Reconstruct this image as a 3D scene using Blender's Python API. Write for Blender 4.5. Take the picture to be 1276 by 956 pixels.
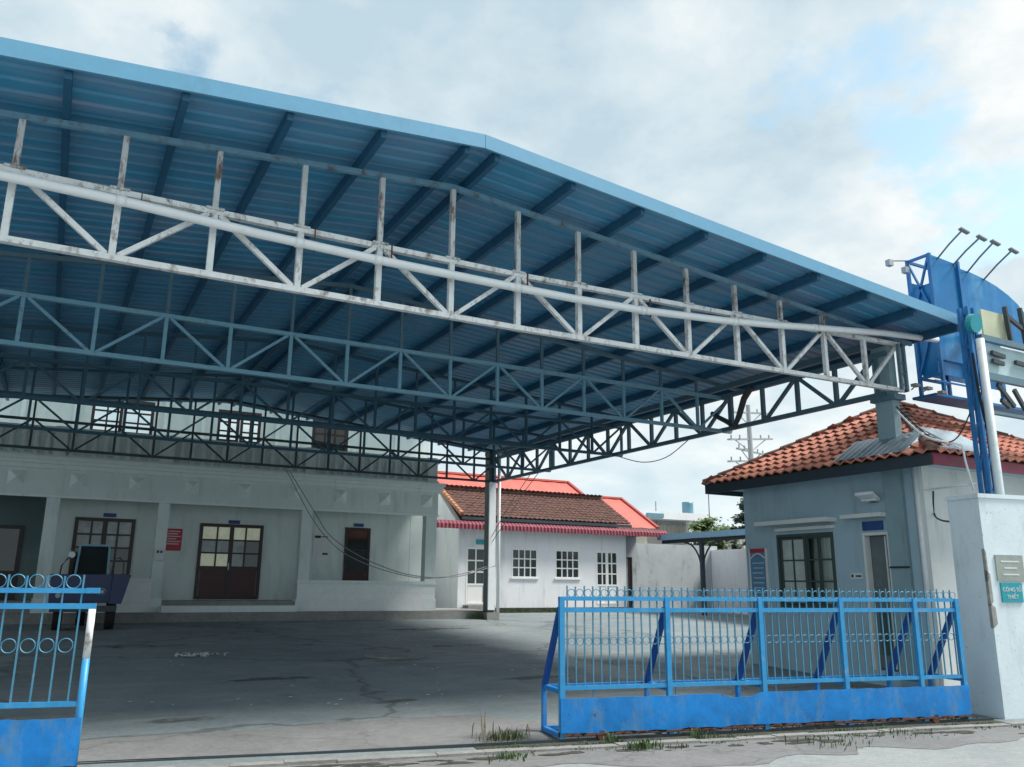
import bpy, math, random
from mathutils import Vector, Matrix
random.seed(7)
R = math.radians
scene = bpy.context.scene
for o in list(bpy.data.objects):
    bpy.data.objects.remove(o)

# ------------------------------------------------------------------ camera
W, H, FL = 1276.0, 956.0, 1035.0
YAW, PITCH, ROLL = R(28.52), R(13.594), R(0.541)
CAM = Vector((0, 0, 1.65))
fwd = Vector((math.sin(YAW)*math.cos(PITCH), math.cos(YAW)*math.cos(PITCH), math.sin(PITCH)))
rgt = Vector((math.cos(YAW), -math.sin(YAW), 0))
upv = rgt.cross(fwd)
rgt, upv = (rgt*math.cos(ROLL)+upv*math.sin(ROLL)), (upv*math.cos(ROLL)-rgt*math.sin(ROLL))
cd = bpy.data.cameras.new('camera')
cam = bpy.data.objects.new('camera', cd)
scene.collection.objects.link(cam)
cd.sensor_width = 36
cd.sensor_fit = 'HORIZONTAL'
cd.lens = FL/W*36
cd.clip_start = 0.05
cd.clip_end = 3000
M3 = Matrix((rgt, upv, -fwd)).transposed()
cam.matrix_world = Matrix.Translation(CAM) @ M3.to_4x4()
scene.camera = cam

# ------------------------------------------------------------------ sky, sun, exposure
SUN_DIR = Vector((0.62, -0.33, 1.0)).normalized()      # towards the sun: behind the camera, to the right
world = bpy.data.worlds.new('World')
scene.world = world
world.use_nodes = True
wn = world.node_tree
wn.nodes.clear()
wo = wn.nodes.new('ShaderNodeOutputWorld')
bg = wn.nodes.new('ShaderNodeBackground')
sky = wn.nodes.new('ShaderNodeTexSky')
sky.sky_type = 'NISHITA'
sky.sun_disc = False
sky.sun_elevation = math.asin(SUN_DIR.z)
sky.sun_rotation = math.atan2(SUN_DIR.x, SUN_DIR.y)
tc = wn.nodes.new('ShaderNodeTexCoord')
sep = wn.nodes.new('ShaderNodeSeparateXYZ')
wn.links.new(tc.outputs['Generated'], sep.inputs[0])
def wmath(op, a, b=None, clamp=False):
    n = wn.nodes.new('ShaderNodeMath'); n.operation = op; n.use_clamp = clamp
    for i, v in enumerate((a, b)):
        if v is None: continue
        if isinstance(v, (int, float)): n.inputs[i].default_value = v
        else: wn.links.new(v, n.inputs[i])
    return n.outputs[0]
zc = wmath('ADD', wmath('MAXIMUM', sep.outputs['Z'], 0.0), 0.3)
comb = wn.nodes.new('ShaderNodeCombineXYZ')
wn.links.new(wmath('DIVIDE', sep.outputs['X'], zc), comb.inputs[0])
wn.links.new(wmath('DIVIDE', sep.outputs['Y'], zc), comb.inputs[1])
comb.inputs[2].default_value = 2.2
def wnoise(scale, detail, rough, dist=0.0):
    n = wn.nodes.new('ShaderNodeTexNoise')
    n.inputs['Scale'].default_value = scale; n.inputs['Detail'].default_value = detail
    n.inputs['Roughness'].default_value = rough; n.inputs['Distortion'].default_value = dist
    wn.links.new(comb.outputs[0], n.inputs['Vector'])
    return n.outputs['Fac']
def wramp(fac, stops):
    n = wn.nodes.new('ShaderNodeValToRGB')
    while len(n.color_ramp.elements) < len(stops): n.color_ramp.elements.new(0.5)
    for e, (p, c) in zip(n.color_ramp.elements, stops):
        e.position = p; e.color = (*c, 1)
    wn.links.new(fac, n.inputs[0])
    return n.outputs[0]
cover = wramp(wnoise(2.1, 9, 0.58, 0.08), [(0.315, (0, 0, 0)), (0.39, (1, 1, 1))])
shade = wramp(wnoise(2.5, 10, 0.58, 0.08), [(0.36, (3.7, 4.75, 5.4)), (0.49, (5.0, 5.75, 6.1)), (0.62, (6.75, 6.9, 6.85))])
hi = wn.nodes.new('ShaderNodeMixRGB')                     # pale air near the skyline
hz = wmath('POWER', wmath('SUBTRACT', 1.0, wmath('MAXIMUM', sep.outputs['Z'], 0.0), True), 7.0)
wn.links.new(wmath('MULTIPLY', hz, 1.1, True), hi.inputs[0])
wn.links.new(shade, hi.inputs[1])
hi.inputs[2].default_value = (5.6, 6.6, 6.9, 1)
mx = wn.nodes.new('ShaderNodeMixRGB')
wn.links.new(wmath('MAXIMUM', cover, wmath('MULTIPLY', hz, 5.0), True), mx.inputs[0])
gain = wn.nodes.new('ShaderNodeMixRGB'); gain.blend_type = 'MULTIPLY'; gain.inputs[0].default_value = 1
wn.links.new(sky.outputs[0], gain.inputs[1]); gain.inputs[2].default_value = (2.0, 2.05, 1.6, 1)
wn.links.new(gain.outputs[0], mx.inputs[1])
wn.links.new(hi.outputs[0], mx.inputs[2])
wn.links.new(mx.outputs[0], bg.inputs[0])
bg.inputs[1].default_value = 0.1
wn.links.new(bg.outputs[0], wo.inputs[0])

sl = bpy.data.lights.new('sun', 'SUN')
sl.energy = 4.0
sl.angle = R(18)
sl.color = (1.0, 0.95, 0.87)
sun = bpy.data.objects.new('sun', sl)
scene.collection.objects.link(sun)
sun.rotation_euler = SUN_DIR.to_track_quat('Z', 'Y').to_euler()
sun.location = (0, 0, 40)
vs = scene.view_settings
vs.view_transform = 'Standard'
vs.look = 'None'
vs.exposure = 0.55
vs.gamma = 1.0
vs.use_curve_mapping = False

# ------------------------------------------------------------------ pixel -> place (a pixel only gives a direction)
def ray(x, y): return fwd + rgt*((x-W/2)/FL) - upv*((y-H/2)/FL)
def at_y(x, y, Y):
    d = ray(x, y); return CAM + d*((Y-CAM.y)/d.y)
def at_x(x, y, X):
    d = ray(x, y); return CAM + d*((X-CAM.x)/d.x)
def at_z(x, y, Z):
    d = ray(x, y); return CAM + d*((Z-CAM.z)/d.z)
def gz(Y):                                                # the yard climbs gently away from the road
    if Y <= 8.6: return -0.06
    if Y <= 25.5: return -0.06 + (Y-8.6)*0.0361
    if Y <= 30: return 0.55 + (Y-25.5)*0.03
    return 0.685

# ------------------------------------------------------------------ materials
def new_mat(name):
    m = bpy.data.materials.new(name); m.use_nodes = True
    nt = m.node_tree
    return m, nt, nt.nodes['Principled BSDF']
def mat(name, col, rough=0.6, metal=0.0, var=0.12, scale=6.0, dirt=None, dirt_lo=0.55, dirt_hi=0.72, dscale=3.0,
        stretch=(1, 1, 1), bump=0.0, bscale=40.0, spec=0.4, emit=None, chips=None):
    m, nt, b = new_mat(name)
    L = nt.links.new
    g = nt.nodes.new('ShaderNodeNewGeometry')
    n = nt.nodes.new('ShaderNodeTexNoise')
    n.inputs['Scale'].default_value = scale; n.inputs['Detail'].default_value = 6; n.inputs['Roughness'].default_value = 0.65
    L(g.outputs['Position'], n.inputs['Vector'])
    r = nt.nodes.new('ShaderNodeValToRGB')
    r.color_ramp.elements[0].position = 0.3; r.color_ramp.elements[1].position = 0.7
    r.color_ramp.elements[0].color = (*[c*(1-var) for c in col], 1)
    r.color_ramp.elements[1].color = (*[min(1, c*(1+var)) for c in col], 1)
    L(n.outputs['Fac'], r.inputs[0])
    out = r.outputs[0]
    if dirt:
        mp = nt.nodes.new('ShaderNodeMapping'); mp.inputs['Scale'].default_value = stretch
        L(g.outputs['Position'], mp.inputs[0])
        d = nt.nodes.new('ShaderNodeTexNoise')
        d.inputs['Scale'].default_value = dscale; d.inputs['Detail'].default_value = 9; d.inputs['Roughness'].default_value = 0.7
        L(mp.outputs[0], d.inputs['Vector'])
        dr = nt.nodes.new('ShaderNodeValToRGB')
        dr.color_ramp.elements[0].position = dirt_lo; dr.color_ramp.elements[1].position = dirt_hi
        L(d.outputs['Fac'], dr.inputs[0])
        mixn = nt.nodes.new('ShaderNodeMixRGB')
        L(dr.outputs[0], mixn.inputs[0]); L(out, mixn.inputs[1]); mixn.inputs[2].default_value = (*dirt, 1)
        out = mixn.outputs[0]
    if chips:                                             # small flakes where the paint has come off
        cn = nt.nodes.new('ShaderNodeTexNoise'); cn.inputs['Scale'].default_value = 16; cn.inputs['Detail'].default_value = 8; cn.inputs['Roughness'].default_value = 0.75
        L(g.outputs['Position'], cn.inputs['Vector'])
        cr = nt.nodes.new('ShaderNodeValToRGB'); cr.color_ramp.elements[0].position = 0.625; cr.color_ramp.elements[1].position = 0.65
        L(cn.outputs['Fac'], cr.inputs[0])
        cm = nt.nodes.new('ShaderNodeMixRGB'); L(cr.outputs[0], cm.inputs[0]); L(out, cm.inputs[1]); cm.inputs[2].default_value = (*chips, 1)
        out = cm.outputs[0]
    L(out, b.inputs['Base Color'])
    b.inputs['Roughness'].default_value = rough
    b.inputs['Metallic'].default_value = metal
    b.inputs['Specular IOR Level'].default_value = spec
    if bump:
        bn = nt.nodes.new('ShaderNodeTexNoise'); bn.inputs['Scale'].default_value = bscale; bn.inputs['Detail'].default_value = 5
        L(g.outputs['Position'], bn.inputs['Vector'])
        bp = nt.nodes.new('ShaderNodeBump'); bp.inputs['Strength'].default_value = bump; bp.inputs['Distance'].default_value = 0.02
        L(bn.outputs['Fac'], bp.inputs['Height']); L(bp.outputs[0], b.inputs['Normal'])
    if emit:
        b.inputs['Emission Color'].default_value = (*emit[0], 1); b.inputs['Emission Strength'].default_value = emit[1]
    return m
RUST = (0.16, 0.07, 0.035)
M = {}
M['white_steel'] = mat('white_steel_paint', (0.70, 0.73, 0.74), 0.5, dirt=(0.22, 0.18, 0.16), dirt_lo=0.52, dirt_hi=0.68, dscale=9, stretch=(1, 1, 0.6), var=0.1)
M['rusty_steel'] = mat('rust_streaked_steel', (0.52, 0.55, 0.56), 0.6, dirt=(0.16, 0.10, 0.08), dirt_lo=0.50, dirt_hi=0.62, dscale=9, stretch=(1, 1, 0.35))
M['grey_steel'] = mat('blue_grey_and_truss_shade', (0.09, 0.17, 0.22), 0.55, dirt=(0.08, 0.06, 0.05), dscale=6)  # also the side truss: white paint with shade put into the colour
M['mid_steel'] = mat('pale_blue_and_truss_shade', (0.17, 0.36, 0.47), 0.55, dirt=(0.12, 0.13, 0.14), dscale=6)  # also the second truss: white paint toned blue for canopy shade
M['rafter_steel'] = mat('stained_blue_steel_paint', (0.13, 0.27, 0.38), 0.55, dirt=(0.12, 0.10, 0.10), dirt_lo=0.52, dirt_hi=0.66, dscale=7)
M['shaded_truss'] = mat('white_steel_paint_shaded', (0.03, 0.095, 0.14), 0.6, dirt=(0.06, 0.06, 0.06), dscale=6)  # white truss paint darkened to teal: canopy shade put into the colour
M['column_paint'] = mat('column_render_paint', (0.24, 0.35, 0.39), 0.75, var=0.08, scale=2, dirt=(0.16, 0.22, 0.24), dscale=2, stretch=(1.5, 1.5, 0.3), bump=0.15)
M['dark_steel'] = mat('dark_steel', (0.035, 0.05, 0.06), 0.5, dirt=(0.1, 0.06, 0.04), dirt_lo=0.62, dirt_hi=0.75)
M['purlin'] = mat('purlin_blue_paint', (0.02, 0.10, 0.19), 0.5)
M['sheet'] = mat('roof_sheet_blue', (0.045, 0.265, 0.46), 0.42, var=0.08, scale=2.0, dirt=(0.20, 0.28, 0.42), dirt_lo=0.42, dirt_hi=0.76, dscale=1.6, stretch=(0.35, 3, 1))
M['fascia'] = mat('roof_edge_flashing', (0.12, 0.31, 0.47), 0.4, var=0.05, dirt=(0.10, 0.24, 0.36), dirt_lo=0.55, dirt_hi=0.8, dscale=2, stretch=(1, 1, 0.3))
M['pvc'] = mat('white_pvc', (0.74, 0.78, 0.80), 0.35, var=0.04, dirt=(0.5, 0.5, 0.47), dirt_lo=0.6, dirt_hi=0.8, dscale=5)
M['pole_paint'] = mat('pole_pale_paint', (0.50, 0.57, 0.60), 0.5, var=0.06, dirt=(0.3, 0.33, 0.34), dscale=4)
M['rust'] = mat('rust_brown', (0.14, 0.06, 0.04), 0.8, var=0.3, scale=20)
M['office'] = mat('office_wall_paint', (0.62, 0.70, 0.69), 0.75, var=0.05, scale=1.5, dirt=(0.42, 0.48, 0.47), dirt_lo=0.52, dirt_hi=0.8, dscale=2.2, stretch=(1.6, 1.6, 0.25), bump=0.15)
M['office_trim'] = mat('office_trim_paint', (0.68, 0.76, 0.75), 0.7, var=0.05, dirt=(0.35, 0.37, 0.34), dirt_lo=0.6, dirt_hi=0.82, dscale=3, stretch=(1.5, 1.5, 0.3))
M['plinth_tile'] = mat('plinth_wash', (0.74, 0.78, 0.77), 0.45, var=0.05)
M['white_wall'] = mat('annex_white_paint', (0.76, 0.77, 0.80), 0.75, var=0.04, scale=1.5, dirt=(0.45, 0.47, 0.49), dirt_lo=0.54, dirt_hi=0.85, dscale=2, stretch=(1.6, 1.6, 0.22), bump=0.12)
M['cream'] = mat('cream_wall', (0.62, 0.58, 0.48), 0.8, var=0.06)
M['grey_wall'] = mat('grey_render', (0.40, 0.43, 0.45), 0.85, var=0.12, scale=1.2, dirt=(0.2, 0.22, 0.22), dscale=1.6, stretch=(1.3, 1.3, 0.5), bump=0.25)
M['guard_wall_shaded'] = mat('guardhouse_wall_shade_tint', (0.36, 0.50, 0.58), 0.75, var=0.05, scale=1.4, dirt=(0.24, 0.30, 0.33), dirt_lo=0.52, dirt_hi=0.82, dscale=2, stretch=(1.6, 1.6, 0.25), bump=0.15)  # off-white wall paint darkened and blued: shade put into its colour
M['guard_front'] = mat('guardhouse_front_paint', (0.68, 0.71, 0.70), 0.75, var=0.05, scale=1.4, dirt=(0.38, 0.41, 0.41), dirt_lo=0.54, dirt_hi=0.85, dscale=2, stretch=(1.6, 1.6, 0.25), bump=0.15)
M['pillar'] = mat('pillar_whitewash', (0.64, 0.74, 0.79), 0.8, var=0.06, scale=2, dirt=(0.36, 0.40, 0.42), dirt_lo=0.54, dirt_hi=0.85, dscale=2.2, stretch=(1.6, 1.6, 0.35), bump=0.12, bscale=18, chips=(0.33, 0.34, 0.34))
M['plaster_chip'] = mat('bare_plaster', (0.30, 0.30, 0.29), 0.95, var=0.2, scale=14, bump=0.5)
M['maroon'] = mat('maroon_paint', (0.20, 0.035, 0.065), 0.5, var=0.15, dirt=(0.09, 0.03, 0.04), dscale=4)
M['awning'] = mat('maroon_awning_sheet', (0.25, 0.06, 0.085), 0.45, var=0.2, dirt=(0.36, 0.17, 0.19), dirt_lo=0.55, dirt_hi=0.8, dscale=3)
M['dark_trim'] = mat('dark_timber', (0.03, 0.045, 0.06), 0.6)
M['tile'] = mat('clay_tile_orange', (0.46, 0.185, 0.13), 0.75, var=0.3, scale=3.0, dirt=(0.27, 0.11, 0.08), dirt_lo=0.55, dirt_hi=0.72, dscale=5, bump=0.15)
M['tile_old'] = mat('clay_tile_weathered', (0.14, 0.068, 0.055), 0.85, var=0.4, scale=4, dirt=(0.07, 0.05, 0.045), dirt_lo=0.45, dirt_hi=0.65, dscale=6, bump=0.2)
M['tile_sunlit'] = mat('clay_tile_sunlit_tint', (0.48, 0.23, 0.14), 0.8, var=0.3, scale=5)  # verge tiles lightened: sunlight put into their colour
M['ridge'] = mat('ridge_cap_mossy', (0.17, 0.10, 0.08), 0.85, var=0.3, scale=6)
M['red_roof'] = mat('red_sheet_roof', (0.52, 0.12, 0.095), 0.5, var=0.12, scale=0.8, dirt=(0.40, 0.11, 0.09), dirt_lo=0.5, dirt_hi=0.75, dscale=0.7, stretch=(3, 0.5, 0.5))
M['red_edge'] = mat('red_roof_edge', (0.32, 0.05, 0.05), 0.5)
M['galv'] = mat('galvanised_sheet', (0.24, 0.31, 0.36), 0.35, metal=0.5, var=0.12, scale=4)
M['door'] = mat('dark_stained_timber', (0.030, 0.016, 0.018), 0.4, var=0.3, scale=3)
M['door_red'] = mat('maroon_timber_panel', (0.055, 0.014, 0.018), 0.4, var=0.2)
M['white_frame'] = mat('white_frame_paint', (0.78, 0.79, 0.78), 0.5, var=0.03)
M['green_frame'] = mat('dark_green_frame', (0.05, 0.075, 0.07), 0.5, var=0.1)
M['glass_dark'] = mat('dark_glass', (0.02, 0.026, 0.024), 0.06, var=0.3, scale=2, spec=0.6)
M['glass_pale'] = mat('frosted_glass', (0.26, 0.31, 0.31), 0.25, var=0.35, scale=2.5, spec=0.6)
M['glass_sky'] = mat('sky_tinted_glass', (0.42, 0.48, 0.46), 0.12, var=0.25, scale=3, spec=0.8)  # pale sky reflection put into the base colour
M['glass_lit'] = mat('lit_frosted_glass', (0.35, 0.38, 0.30), 0.2, var=0.4, scale=2.5, spec=0.6, emit=((0.75, 0.8, 0.55), 0.12))
M['curtain'] = mat('white_curtain', (0.80, 0.82, 0.79), 0.9, var=0.08, scale=8)
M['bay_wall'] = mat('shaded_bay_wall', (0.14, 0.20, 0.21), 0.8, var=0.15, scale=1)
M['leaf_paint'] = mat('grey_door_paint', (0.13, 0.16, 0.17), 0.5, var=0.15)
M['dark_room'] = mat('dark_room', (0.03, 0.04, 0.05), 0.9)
M['blue_gate'] = mat('gate_blue_gloss', (0.006, 0.20, 0.58), 0.5, var=0.25, scale=3, dirt=(0.13, 0.24, 0.33), dirt_lo=0.50, dirt_hi=0.76, dscale=4, stretch=(1.5, 1.5, 0.6), bump=0.12, bscale=12, chips=(0.10, 0.055, 0.04))
M['blue_bar'] = mat('gate_bar_pale_blue', (0.06, 0.23, 0.36), 0.45, var=0.15, scale=9, dirt=(0.22, 0.28, 0.32), dscale=12)
M['blue_rail'] = mat('gate_rail_blue', (0.03, 0.27, 0.56), 0.42, var=0.12, scale=8, dirt=(0.2, 0.34, 0.44), dirt_lo=0.55, dirt_hi=0.76, dscale=7, chips=(0.10, 0.06, 0.05))
M['blue_brace'] = mat('gate_brace_blue', (0.012, 0.075, 0.30), 0.45, var=0.15)
M['blue_sign'] = mat('sign_blue_sheet', (0.005, 0.15, 0.38), 0.35, var=0.2, scale=1.2, dirt=(0.08, 0.30, 0.52), dirt_lo=0.5, dirt_hi=0.75, dscale=1.6, stretch=(1.6, 1, 0.5))
M['blue_post'] = mat('post_blue_paint', (0.02, 0.15, 0.38), 0.4, var=0.15)
M['sign_pale'] = mat('sign_pale_sheet', (0.42, 0.56, 0.60), 0.5, var=0.15, scale=2)
M['sign_yellow'] = mat('sign_yellow_sheet', (0.44, 0.47, 0.34), 0.5, var=0.15, scale=2)
M['truck_blue'] = mat('truck_blue_paint', (0.006, 0.028, 0.10), 0.35, var=0.2)
M['rubber'] = mat('rubber', (0.012, 0.012, 0.013), 0.8)
M['red_sign'] = mat('red_notice', (0.42, 0.03, 0.05), 0.5, var=0.08)
M['paper'] = mat('paper_white', (0.62, 0.65, 0.66), 0.6, var=0.05)
M['ink'] = mat('ink_dark', (0.03, 0.03, 0.035), 0.6)
M['blue_plate'] = mat('blue_plate', (0.02, 0.07, 0.22), 0.5)
M['teal'] = mat('teal_plate', (0.02, 0.30, 0.36), 0.45, var=0.06)
M['bronze'] = mat('bronze_plate', (0.34, 0.37, 0.34), 0.35, metal=0.4, var=0.12, scale=6)
M['notice_blue'] = mat('notice_board_blue', (0.10, 0.24, 0.40), 0.45, var=0.06)
M['lamp'] = mat('lamp_diffuser', (0.75, 0.8, 0.82), 0.4)
M['cable'] = mat('cable_grey', (0.20, 0.21, 0.22), 0.6)
M['black_cable'] = mat('cable_black', (0.02, 0.022, 0.025), 0.6)
M['concrete_pole'] = mat('concrete_pole', (0.36, 0.38, 0.40), 0.85)
M['bark'] = mat('bark', (0.10, 0.075, 0.05), 0.9, var=0.3)
M['leaf_a'] = mat('leaf_mid_green', (0.07, 0.12, 0.03), 0.6, var=0.4, scale=9)
M['leaf_b'] = mat('leaf_dark_green', (0.025, 0.055, 0.03), 0.6, var=0.4, scale=9)
M['weed'] = mat('weed_green', (0.05, 0.10, 0.03), 0.7, var=0.4, scale=20)
M['dry'] = mat('dry_stem', (0.17, 0.14, 0.09), 0.9)
M['stone'] = mat('rubble_stone', (0.55, 0.56, 0.54), 0.9, var=0.25, scale=20, bump=0.4)
M['moss'] = mat('dark_soil', (0.045, 0.05, 0.04), 0.95, var=0.5, scale=12, bump=0.6)
M['tank'] = mat('tank_blue', (0.12, 0.26, 0.33), 0.4)
M['beige_sheet'] = mat('beige_wall_sheet', (0.42, 0.40, 0.36), 0.6, var=0.1)
M['lane_sheet'] = mat('carport_blue_edge', (0.20, 0.36, 0.50), 0.45, var=0.1)

def ground_mat(name, lo, hi, s1, s2, crack=0.0, rough=0.85, bump=0.35, speck=0.0, stain=(0.05, 0.05, 0.05), streak=None):
    m, nt, b = new_mat(name); L = nt.links.new
    g = nt.nodes.new('ShaderNodeNewGeometry')
    def noise(sc, det=8, ro=0.65, dist=0.0):
        n = nt.nodes.new('ShaderNodeTexNoise'); n.inputs['Scale'].default_value = sc
        n.inputs['Detail'].default_value = det; n.inputs['Roughness'].default_value = ro; n.inputs['Distortion'].default_value = dist
        L(g.outputs['Position'], n.inputs['Vector']); return n.outputs['Fac']
    def ramp(f, a, c):
        r = nt.nodes.new('ShaderNodeValToRGB'); r.color_ramp.elements[0].position = a[0]; r.color_ramp.elements[1].position = c[0]
        r.color_ramp.elements[0].color = (*a[1], 1); r.color_ramp.elements[1].color = (*c[1], 1); L(f, r.inputs[0]); return r.outputs[0]
    def mix(f, a, c):
        n = nt.nodes.new('ShaderNodeMixRGB'); L(f, n.inputs[0])
        L(a, n.inputs[1])
        if isinstance(c, tuple): n.inputs[2].default_value = (*c, 1)
        else: L(c, n.inputs[2])
        return n.outputs[0]
    k = (0, 0, 0); w = (1, 1, 1)
    base = ramp(noise(s1, 9, 0.7, 0.6), (0.3, lo), (0.7, hi))
    base = mix(ramp(noise(s2, 9, 0.75, 1.2), (0.55, k), (0.80, (0.75,)*3)), base, stain)
    if streak:                                            # tyre dust and old wash marks dragged along the drive
        mp = nt.nodes.new('ShaderNodeMapping'); mp.inputs['Scale'].default_value = (0.25, 1.6, 1); L(g.outputs['Position'], mp.inputs[0])
        sn = nt.nodes.new('ShaderNodeTexNoise'); sn.inputs['Scale'].default_value = 1.1; sn.inputs['Detail'].default_value = 9; sn.inputs['Roughness'].default_value = 0.7; sn.inputs['Distortion'].default_value = 0.8
        L(mp.outputs[0], sn.inputs['Vector'])
        base = mix(ramp(sn.outputs['Fac'], (0.50, k), (0.72, (0.7,)*3)), base, streak)
        base = mix(ramp(noise(2.6, 10, 0.75, 0.5), (0.62, k), (0.74, (0.6,)*3)), base, (0.06, 0.058, 0.055))
    base = mix(ramp(noise(9, 8, 0.8, 0.3), (0.42, k), (0.72, (0.5,)*3)), base, tuple(c*0.6 for c in lo))
    base = mix(ramp(noise(14, 8, 0.8, 0.2), (0.50, k), (0.75, (0.45,)*3)), base, tuple(min(1, c*1.35) for c in hi))
    fine = noise(60, 6, 0.7)
    base = mix(ramp(fine, (0.52, k), (0.72, (0.35,)*3)), base, tuple(min(1, c*1.7) for c in hi))
    if speck:
        base = mix(ramp(noise(140, 3, 0.6), (0.6, k), (0.66, (speck,)*3)), base, tuple(min(1, c*2.2) for c in hi))
    if crack:
        v = nt.nodes.new('ShaderNodeTexVoronoi'); v.feature = 'DISTANCE_TO_EDGE'; v.inputs['Scale'].default_value = crack
        wv = nt.nodes.new('ShaderNodeTexNoise'); wv.inputs['Scale'].default_value = 1.5; wv.inputs['Detail'].default_value = 6
        L(g.outputs['Position'], wv.inputs['Vector'])
        ad = nt.nodes.new('ShaderNodeVectorMath'); ad.operation = 'ADD'; L(g.outputs['Position'], ad.inputs[0]); L(wv.outputs['Color'], ad.inputs[1])
        L(ad.outputs[0], v.inputs['Vector'])
        base = mix(ramp(v.outputs['Distance'], (0.004, (0.7,)*3), (0.012, k)), base, stain)
    L(base, b.inputs['Base Color'])
    rr = ramp(noise(s2*1.3, 6), (0.4, (rough-0.25,)*3), (0.65, (rough,)*3))
    L(rr, b.inputs['Roughness'])
    bp = nt.nodes.new('ShaderNodeBump'); bp.inputs['Strength'].default_value = bump; bp.inputs['Distance'].default_value = 0.015
    L(noise(45, 8, 0.75), bp.inputs['Height']); L(bp.outputs[0], b.inputs['Normal'])
    return m
M['yard'] = ground_mat('yard_concrete', (0.115, 0.15, 0.165), (0.215, 0.25, 0.265), 0.35, 0.7, crack=0.16, rough=0.8, stain=(0.07, 0.078, 0.08), streak=(0.29, 0.285, 0.27))
M['road'] = ground_mat('road_asphalt', (0.19, 0.215, 0.225), (0.28, 0.305, 0.31), 0.6, 1.1, rough=0.95, speck=0.5, stain=(0.12, 0.12, 0.115))
M['apron'] = ground_mat('apron_concrete', (0.13, 0.135, 0.14), (0.195, 0.20, 0.205), 0.8, 1.6, crack=0.5, rough=0.95, stain=(0.11, 0.105, 0.10))
M['kerb'] = ground_mat('track_concrete', (0.17, 0.175, 0.17), (0.28, 0.28, 0.275), 1.5, 3, rough=0.95, stain=(0.09, 0.09, 0.08))

def stain_mat():                                          # soft-edged damp stain: mostly see-through
    m = mat('damp_stain', (0.085, 0.088, 0.085), 0.6, var=0.4, scale=5)
    nt = m.node_tree; L = nt.links.new; b = nt.nodes['Principled BSDF']
    g = nt.nodes.new('ShaderNodeNewGeometry'); n = nt.nodes.new('ShaderNodeTexNoise'); n.inputs['Scale'].default_value = 2.2; n.inputs['Detail'].default_value = 9; n.inputs['Roughness'].default_value = 0.7
    L(g.outputs['Position'], n.inputs['Vector'])
    r = nt.nodes.new('ShaderNodeValToRGB'); r.color_ramp.elements[0].position = 0.42; r.color_ramp.elements[1].position = 0.66; r.color_ramp.elements[1].color = (0.85, 0.85, 0.85, 1)
    L(n.outputs['Fac'], r.inputs[0]); L(r.outputs[0], b.inputs['Alpha'])
    return m
M['stain'] = stain_mat()

def glass_clear():
    m, nt, b = new_mat('clear_glass'); L = nt.links.new
    t = nt.nodes.new('ShaderNodeBsdfTransparent'); t.inputs[0].default_value = (0.93, 0.96, 0.95, 1)
    gl = nt.nodes.new('ShaderNodeBsdfGlossy'); gl.inputs['Roughness'].default_value = 0.03
    fr = nt.nodes.new('ShaderNodeFresnel'); fr.inputs[0].default_value = 1.5
    ms = nt.nodes.new('ShaderNodeMixShader')
    L(fr.outputs[0], ms.inputs[0]); L(t.outputs[0], ms.inputs[1]); L(gl.outputs[0], ms.inputs[2])
    L(ms.outputs[0], nt.nodes['Material Output'].inputs[0])
    return m
M['glass'] = glass_clear()

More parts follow.
